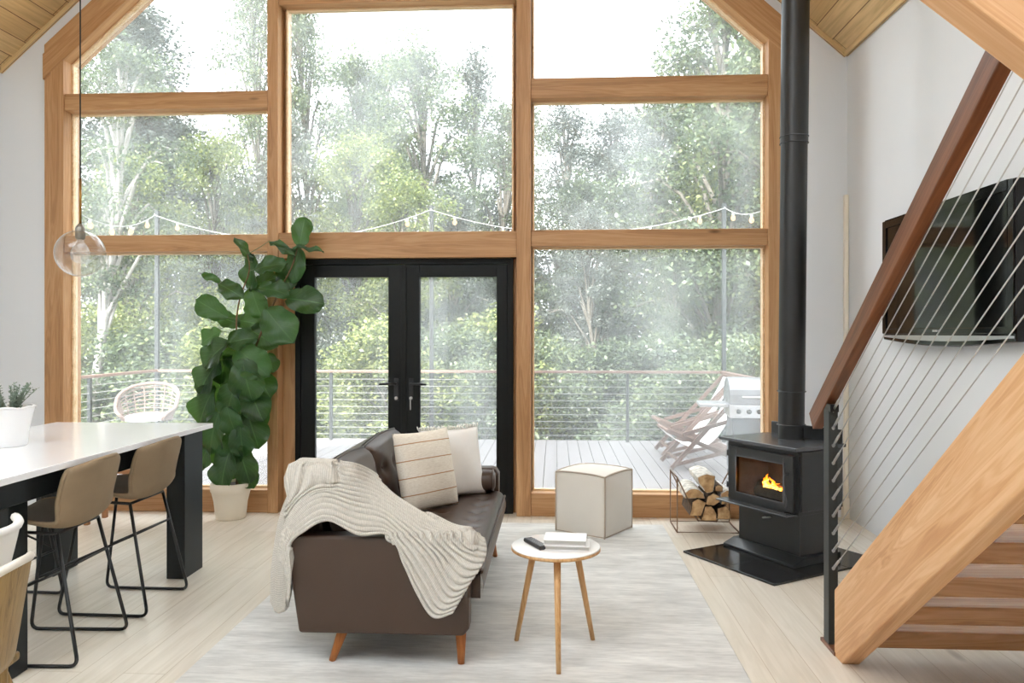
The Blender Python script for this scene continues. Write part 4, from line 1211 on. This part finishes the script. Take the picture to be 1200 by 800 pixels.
# ------------------------------------------------------------------ counter table
ct = thing('counter_table', 'white topped counter height table with charcoal legs', 'table', (-2.7, 3.75, 0))
def cb_(nm, x0,x1,y0,y1,z0,z1, mat, bev=.004): return MB().box(x0+2.7,x1+2.7,y0-3.75,y1-3.75,z0,z1).build(nm, mat, ct, bevel=bev)
cb_('tabletop', -3.24,-2.195,2.86,4.83,.89,.92, quartz, .003)
cb_('apron', -2.33,-2.28,3.0,4.60,.77,.889, table_black); cb_('apron', -3.15,-3.10,3.0,4.60,.77,.889, table_black)
cb_('apron', -3.10,-2.33,4.70,4.76,.77,.889, table_black)
cb_('leg', -2.365,-2.25,4.56,4.80,0,.888, table_black); cb_('leg', -3.19,-3.075,4.56,4.80,0,.888, table_black)
cb_('leg', -2.475,-2.345,3.18,3.30,0,.769, table_black); cb_('leg', -3.16,-3.05,3.18,3.30,0,.769, table_black)
cb_('cross_rail', -3.05,-2.475,3.20,3.27,.70,.889, table_black)
cb_('leg_head', -2.475,-2.33,3.19,3.29,.77,.889, table_black)
cb_('yellow_tag', -2.344,-2.340,3.21,3.225,.62,.69, yellow_m, 0)

# stools ---------------------------------------------------------------------------
def make_stool(label):
    t = thing('counter_stool', label, 'stool', (0,0,0), 0, 'tan counter stools at the white topped table')
    # local: faces -x, back at +x ; seat centre x=0
    prof = [Vector(p) for p in [(-.235,0,.625),(-.20,0,.640),(-.10,0,.628),(.02,0,.605),(.105,0,.600),(.165,0,.632),(.20,0,.70),(.225,0,.80),(.245,0,.885),(.25,0,.915)]]
    pp = sp(prof, 30)
    def P(s, v, off=0):
        i = s*29; p = pp[int(i)].lerp(pp[min(29,int(i)+1)], i-int(i))
        k = 2*v-1
        back = max(0, min(1, (s-.45)/.25)); front = max(0, 1-s/.2)
        hw = .215 - .035*front + .02*back - (.055*max(0,(s-.82)/.18)**2)
        y = k*hw*(1-.05*back*k*k)
        wrap = .075*back*abs(k)**2.2
        lift = (1-back)*.045*abs(k)**2.5*min(1,s*4)
        topcut = .03*max(0,(s-.8)/.2)*abs(k)**2
        return Vector((p.x-wrap, y, p.z+lift-topcut))
    m = MB(); m.grid(30, 22, lambda s, v: P(s,v)); 
    o = m.build('shell', tan, t, solid=.016, subsurf=1)
    m2 = MB(); m2.grid(22, 18, lambda s, v: P(.03+.86*s,.05+.9*v)+Vector((-.010*(s>.55),0,.012 if s<.62 else .006)))
    m2.build('seat_lining', tan_in, t)
    e = MB(); path = [P(0,i/14) for i in range(15)]+[P(i/24,1) for i in range(1,25)]+[P(1,1-i/14) for i in range(1,15)]+[P(1-i/24,0) for i in range(1,24)]
    e.tube(path, .0105, 6, closed=True); e.build('edge_binding', tan, t)
    # sled frames
    for s in (-1,1):
        y = s*.165; yf = s*.216
        A_ = Vector((-.17,y,.60)); B_ = Vector((-.270,yf,.009)); C_ = Vector((.226,yf,.009)); D_ = Vector((.10,y,.588))
        def arc(a, c, b2, r=.045): 
            p, q = c+(a-c).normalized()*r, c+(b2-c).normalized()*r
            return [p.lerp(c,f).lerp(c.lerp(q,f),f) for f in (0,.2,.4,.6,.8,1)]
        loop = [A_]+arc(A_,B_,C_)+arc(B_,C_,D_)+[D_]
        MB().tube(loop, .0085, 10).build('sled_leg', black_metal, t)
    f = MB(); f.tube([(-.17,-.165,.60),(-.17,.165,.60)], .008, 8); f.tube([(.10,-.165,.588),(.10,.165,.588)], .008, 8)
    for s in (-1,1): f.tube([(-.17,s*.165,.60),(.10,s*.165,.588)], .008, 8)
    f.build('seat_frame', black_metal, t)
    lerp = lambda a, c, k: tuple(a[i]*(1-k)+c[i]*k for i in range(3))
    for s in (-1,1):
        a = lerp((-.17,s*.165,.60),(-.262,s*.225,.05),.60); c = lerp((.10,s*.165,.588),(.216,s*.225,.05),.22)
    fa = lerp((-.17,.165,.60),(-.262,.225,.05),.62); fb_ = (fa[0],-fa[1],fa[2])
    MB().tube([fa,fb_], .0075, 8).build('footrest', black_metal, t)
    ba = lerp((.10,.165,.588),(.216,.225,.05),.30); bb = (ba[0],-ba[1],ba[2])
    MB().tube([ba,bb], .0065, 8).build('stretcher', black_metal, t)
    for s in (-1,1):
        MB().tube([lerp((-.17,s*.165,.60),(-.262,s*.225,.05),.60), lerp((.10,s*.165,.588),(.216,s*.225,.05),.30)], .006, 8).build('side_rail', black_metal, t)
    return t
s1 = make_stool('tan suede sled base stool nearest the camera, tucked under the counter table')
s1.location = (-2.362, 3.53, 0); s1.rotation_euler = (0,0,R(2))
dup(s1, (-2.362, 4.15, 0), R(-1), 'tan suede sled base stool beside the far table leg')
dup(s1, (-3.09, 4.05, 0), R(178), 'tan sled base stool on the far side of the counter table')

# bench under the left window ---------------------------------------------------------
be = thing('wooden_bench', 'brown wooden bench standing under the left window behind the table', 'bench', (-3.27, 5.98, 0))
MB().box(-.42,.42,-.20,.10,.405,.44).build('seat', benchw, be, bevel=.004)
for sx, sy in ((-.38,-.17),(.355,-.17),(-.38,.07),(.355,.07)):
    MB().box(sx-.018,sx+.018,sy-.018,sy+.018,0,.404).build('leg', wood('bench leg', rgb(120,78,48), rgb(150,104,68), rgb(170,124,86), 'z', knots=False), be, bevel=.003)
for sx in (-.38,.355): MB().box(sx-.012,sx+.012,-.151,.051,.30,.335).build('stretcher', benchw, be, bevel=.003)

# near chairs at the lower left corner ----------------------------------------------------
nc = thing('dining_chair', 'oak dining chair with curved back at the bottom left corner', 'chair', (-1.90, 2.16, 0), R(8))
# back toward +x
for s in (-1,1):
    MB().tube(sp([(.17,s*.19,0),(.16,s*.19,.45),(.21,s*.2,.74)],10), [.015]*10, 10).build('leg', oakc, nc)
    MB().tube([(-.2,s*.19,0),(-.18,s*.18,.44)], .015, 10).build('leg', oakc, nc)
MB().box(-.22,.2,-.22,.22,.44,.47).build('seat', oakc, nc, bevel=.01)
m = MB(); m.grid(16, 20, lambda s, v: (.165+.10*(1-(2*v-1)**2)*.6+.05*s, (-1+2*v)*.235, .47+.30*s+.03*math.sin(PI*v)*s)); m.build('backrest', oakc, nc, solid=.022, bevel=0)
MB().tube([(.22+.06*(1-(2*v-1)**2), (-1+2*v)*.235, .772+.03*math.sin(PI*v)) for v in [i/20 for i in range(21)]], .014, 8).build('crest_rail', plain('crest highlight', rgb(222,214,202), .3), nc)  # pale colour paints a highlight along the oak crest
wc2 = thing('shell_chair', 'white shell chair behind the oak chair at the left edge', 'chair', (-2.185, 2.60, 0), R(5))
m = MB()
sp2 = sp([(-.22,0,.45),(0,0,.42),(.14,0,.46),(.2,0,.62),(.25,0,.80)], 24)
m.grid(24, 16, lambda s, v: (sp2[round(s*23)].x-.10*(2*v-1)**2*(s>.5)*min(1,(s-.5)*4), (2*v-1)*(.22-.05*max(0,s-.8)*5*.3), sp2[round(s*23)].z+.03*(2*v-1)**2*(s<.6)))
m.build('shell', sheep, wc2, solid=.014, subsurf=1)
MB().tube([(sp2[23].x-.10*(2*v-1)**2, (2*v-1)*.205, sp2[23].z) for v in [i/14 for i in range(15)]], .016, 8).build('rolled_rim', sheep, wc2)
for sx in (-1,1):
    for sy in (-1,1): MB().tube([(.1*sx,.1*sy,.43),(.2*sx,.2*sy,0)], .013, 8).build('leg', oakc, wc2)

# herb pot on table -------------------------------------------------------------------------
hpz = thing('potted_herb', 'grey green herb in a white pot on the counter table', 'potted plant', (-2.80, 3.80, .92))
MB().lathe([(0,0),(.075,0),(.08,.006),(.092,.10),(.112,.19),(.116,.2),(.108,.2),(.088,.10),(.07,.03)], 36).build('pot', ceramic, hpz)
MB().tube([(.116*math.cos(i*2*PI/36),.116*math.sin(i*2*PI/36),.2+.004*math.sin(i*1.1)) for i in range(36)], .006, 6, closed=True).build('pot_rim', ceramic, hpz)
MB().disc(.10,.17,24).build('soil', soil, hpz)
hm = MB(); rr = random.Random(9)
for k in range(46):
    a = rr.uniform(0,6.28); l = rr.uniform(.08,.17); sp_ = rr.uniform(.15,.75)
    b0 = Vector((.05*math.cos(a)*rr.random(), .05*math.sin(a)*rr.random(), .17))
    pts = [b0 + Vector((math.cos(a)*sp_*l*f, math.sin(a)*sp_*l*f, l*f*(1-.25*f*sp_))) for f in (0,.33,.66,1)]
    hm.tube(pts, .0018, 4)
    for q in range(22):
        f = .15+.85*q/21; p = b0 + Vector((math.cos(a)*sp_*l*f, math.sin(a)*sp_*l*f, l*f*(1-.25*f*sp_)))
        d = Vector((rr.uniform(-1,1),rr.uniform(-1,1),rr.uniform(-.1,1))).normalized()*.016
        sd_ = d.orthogonal().normalized()*.0032
        hm.add([p, p+d*.5+sd_, p+d, p+d*.5-sd_], [(0,1,2,3)])
hm.build('foliage', herb_m, hpz, fixn=False)

# pendant lamp -----------------------------------------------------------------------------------
pd = thing('pendant_lamp', 'clear glass globe pendant lamp hanging above the counter table', 'pendant lamp', (-2.65, 4.156, 1.944))
ztop = zc(-2.65)-1.944
rG = .130
MB().lathe([(rG*math.sin(a), rG*math.cos(a)) for a in [R(14)+i*(PI-R(14))/30 for i in range(31)]], 40).build('glass_globe', globe_m, pd)
sk = MB().lathe([(0,.165),(.012,.165),(.022,.15),(.026,.14),(.026,.085),(.02,.08),(0,.08)], 24).build('socket', sock_m, pd)
MB().lathe([(0,.08),(.016,.078),(.02,.062),(.036,.04),(.048,.012),(.05,-.01),(.044,-.032),(.028,-.05),(0,-.056)], 28).build('bulb', bulb_m, pd)
MB().tube([(0,0,.165),(0,0,.42)], .0065, 10).build('stem', brass, pd)
MB().tube([(0,0,.42),(0,0,ztop)], .004, 8).build('cord', cord_m, pd)
MB().lathe([(0,ztop-.03),(.06,ztop-.03),(.065,ztop+.06)], 28).build('ceiling_canopy', black_metal, pd)

# fiddle leaf fig -------------------------------------------------------------------------------
FY = 6.10
fg = thing('potted_fig', 'tall fiddle leaf fig in a cream pot before the wooden post', 'potted plant', (-2.625, FY, 0))
MB().lathe([(0,0),(.112,0),(.118,.01),(.132,.14),(.150,.215),(.158,.225),(.160,.29),(.148,.292),(.142,.25),(.12,.2)], 44).build('pot', cream_pot, fg)
MB().disc(.147,.262,32).build('soil', soil, fg)
def fp_(u, v, dy=0): 
    p = w(u, v, FY+dy); return Vector((p.x+2.625, dy, p.z))
stA = sp([fp_(277,575),fp_(281,520),fp_(278,470),fp_(284,425),fp_(277,385),fp_(281,350),fp_(292,318),fp_(290,298)], 30)
stB = sp([fp_(279,545,.02),fp_(288,480,.03),fp_(296,420,.02),fp_(312,375),fp_(328,340),fp_(342,312),fp_(350,285)], 30)
m = MB(); m.tube(stA, [.013-.009*i/29 for i in range(30)], 8); m.tube(stB, [.012-.008*i/29 for i in range(30)], 8)
m.build('stem', stem_m, fg)
lm = MB(); luv = []
def figl(c, d, nrm, ln, wd, curl=.25, seed=0):
    rr = random.Random(seed); d = d.normalized(); nrm = (nrm - d*nrm.dot(d)).normalized(); sd = d.cross(nrm)
    NU, NV = 12, 9
    V = []
    for i in range(NU):
        t = i/(NU-1)
        hw = wd/2*(math.sin(PI*min(1,t**.85*.97+.03))**.55)*(.70+.42*t - .14*math.exp(-((t-.38)/.13)**2))
        for j in range(NV):
            s = 2*j/(NV-1)-1
            wav = .065*math.sin(t*11+s*3+seed)*abs(s)**1.3 + .012*math.sin(t*23+seed*2)*abs(s)
            p = c + d*(t-.5)*ln + sd*s*hw + nrm*((-curl*ln*(t-.4)**2) + .16*hw*s*s*1.6 + wav*ln*1.3)
            V.append(p); luv.append((j/(NV-1), t))
    lm.add(V, [(i*NV+j,(i+1)*NV+j,(i+1)*NV+j+1,i*NV+j+1) for i in range(NU-1) for j in range(NV-1)], 0, True)
PX = FY/885   # metres per pixel there
LF = [ # u, v, length px, width px, direction deg in view, facing (x tilt, z tilt), dy
 (354,271,36,27,82,.1,.1,0),(331,290,38,14,-28,.2,.9,-.05),(361,291,36,9,-4,0,1.2,-.05),(346,311,42,28,-100,.2,.2,.03),
 (286,292,36,13,122,.9,.2,.0),(293,319,44,26,-95,-.3,.1,.03),(317,311,38,26,12,.1,.6,-.08),(247,325,24,11,158,0,.5,0),
 (270,340,36,25,-28,-.3,.6,-.1),(247,361,44,30,150,-.3,.3,-.05),(321,340,36,28,-12,.2,.7,-.1),(357,352,46,36,-8,.2,.2,-.05),
 (290,377,34,24,-10,-.2,.3,.08),(327,381,54,46,-48,.2,.1,-.08),(283,398,34,30,-170,-.2,.4,-.06),(251,415,46,38,-140,-.3,.5,-.06),
 (296,424,48,42,-40,.1,.2,-.10),(317,425,24,22,-70,.5,.2,.05),(243,441,46,40,-120,-.4,.2,-.04),(289,446,52,44,-78,.1,.1,-.12),
 (270,468,44,36,-110,-.1,.2,-.10),(299,472,48,38,-62,.3,.2,-.06),(240,476,54,44,-118,-.4,.1,-.04),(271,494,36,28,-75,0,.6,-.14),
 (249,508,52,44,-105,-.2,.1,-.1),(296,503,48,40,-70,.3,.1,-.05),(283,517,38,32,-85,.1,.4,-.12),(239,534,38,32,-115,-.4,.1,-.05),
 (263,549,46,36,-100,-.1,.1,-.13),(286,544,48,32,-72,.4,.1,-.08),(272,526,40,34,-95,0,.2,-.1),(308,450,40,34,-55,.4,.1,.03),
 (262,430,42,36,-100,-.1,.2,.03),(276,415,40,34,-90,0,.2,.05),(308,395,40,34,-30,.2,.2,.05),(300,355,38,32,-70,0,.2,.06),(310,330,34,28,20,.1,.3,.05),
 (257,455,44,40,-95,-.1,.1,.05),(282,480,46,40,-90,0,.1,.06),(256,490,46,40,-95,-.1,.1,.06),(272,540,44,38,-90,0,.1,.06),(300,485,40,34,-80,.3,.1,.06),(246,395,30,26,-150,-.3,.3,.03),
 (335,325,34,26,-60,.2,.2,.06),(268,375,28,22,160,-.2,.2,.05),(290,565-8,34,26,-60,.4,.2,-.02),(256,528,40,34,-105,-.2,.1,.04),
]
pet = MB()
for k, (u, v, ln, wd, dg, fx, fz, dy) in enumerate(LF):
    c = fp_(u, v, dy); a = R(dg); d = Vector((math.cos(a), 0, math.sin(a))); d.y = random.Random(k).uniform(-.25,.15)
    nrm = Vector((fx, -1, fz))
    figl(c, d, nrm, ln*PX, wd*PX*1.08, .28, k)
    base = c - d.normalized()*ln*PX*.5
    q = min(stA[3:]+stB[6:], key=lambda p: (p-base).length + (.25*max(0, p.z-base.z)))
    pet.tube([q, q.lerp(base,.6)-Vector((0,0,.004)), base], .003, 5)
fo = lm.build('foliage', fig_m, fg, fixn=False)
uvl = fo.data.uv_layers.new(name='UVMap')
for lp in fo.data.loops: uvl.data[lp.index].uv = luv[lp.vertex_index]
pet.build('petioles', plain('green petiole', rgb(86,104,58), .6), fg, fixn=False)

# ------------------------------------------------------------------ light
W_ = bpy.data.worlds.new('overcast sky'); S.world = W_; W_.use_nodes = True
nt = W_.node_tree; nt.nodes.clear()
bg = nt.nodes.new('ShaderNodeBackground'); wo = nt.nodes.new('ShaderNodeOutputWorld')
bg.inputs[0].default_value = (.89,.96,1,1); bg.inputs[1].default_value = 2.75
nt.links.new(bg.outputs[0], wo.inputs[0])
sun = bpy.data.lights.new('sun', 'SUN'); sun.energy = 8.0; sun.angle = R(3); sun.color = (1,.97,.91)
so_ = bpy.data.objects.new('sun', sun); COL.objects.link(so_)
so_.rotation_euler = Vector((.34, .66, -.62)).to_track_quat('-Z', 'Y').to_euler()

# ------------------------------------------------------------------ camera
cam = bpy.data.cameras.new('camera'); co = bpy.data.objects.new('camera', cam); COL.objects.link(co)
cam.sensor_width = 36; cam.lens = 27; cam.shift_y = -10/1200
co.location = (0,0,1.5); co.rotation_euler = (R(90), 0, math.atan(50/900))
cam.clip_start = .05; cam.clip_end = 300
S.camera = co
S.view_settings.view_transform = 'Standard'; S.view_settings.look = 'None'
S.view_settings.exposure = 1.0; S.view_settings.gamma = 1; S.view_settings.use_curve_mapping = False
S.cycles.use_denoising = True
S.cycles.max_bounces = 12; S.cycles.diffuse_bounces = 6; S.cycles.transparent_max_bounces = 16
S.cycles.sample_clamp_indirect = 8
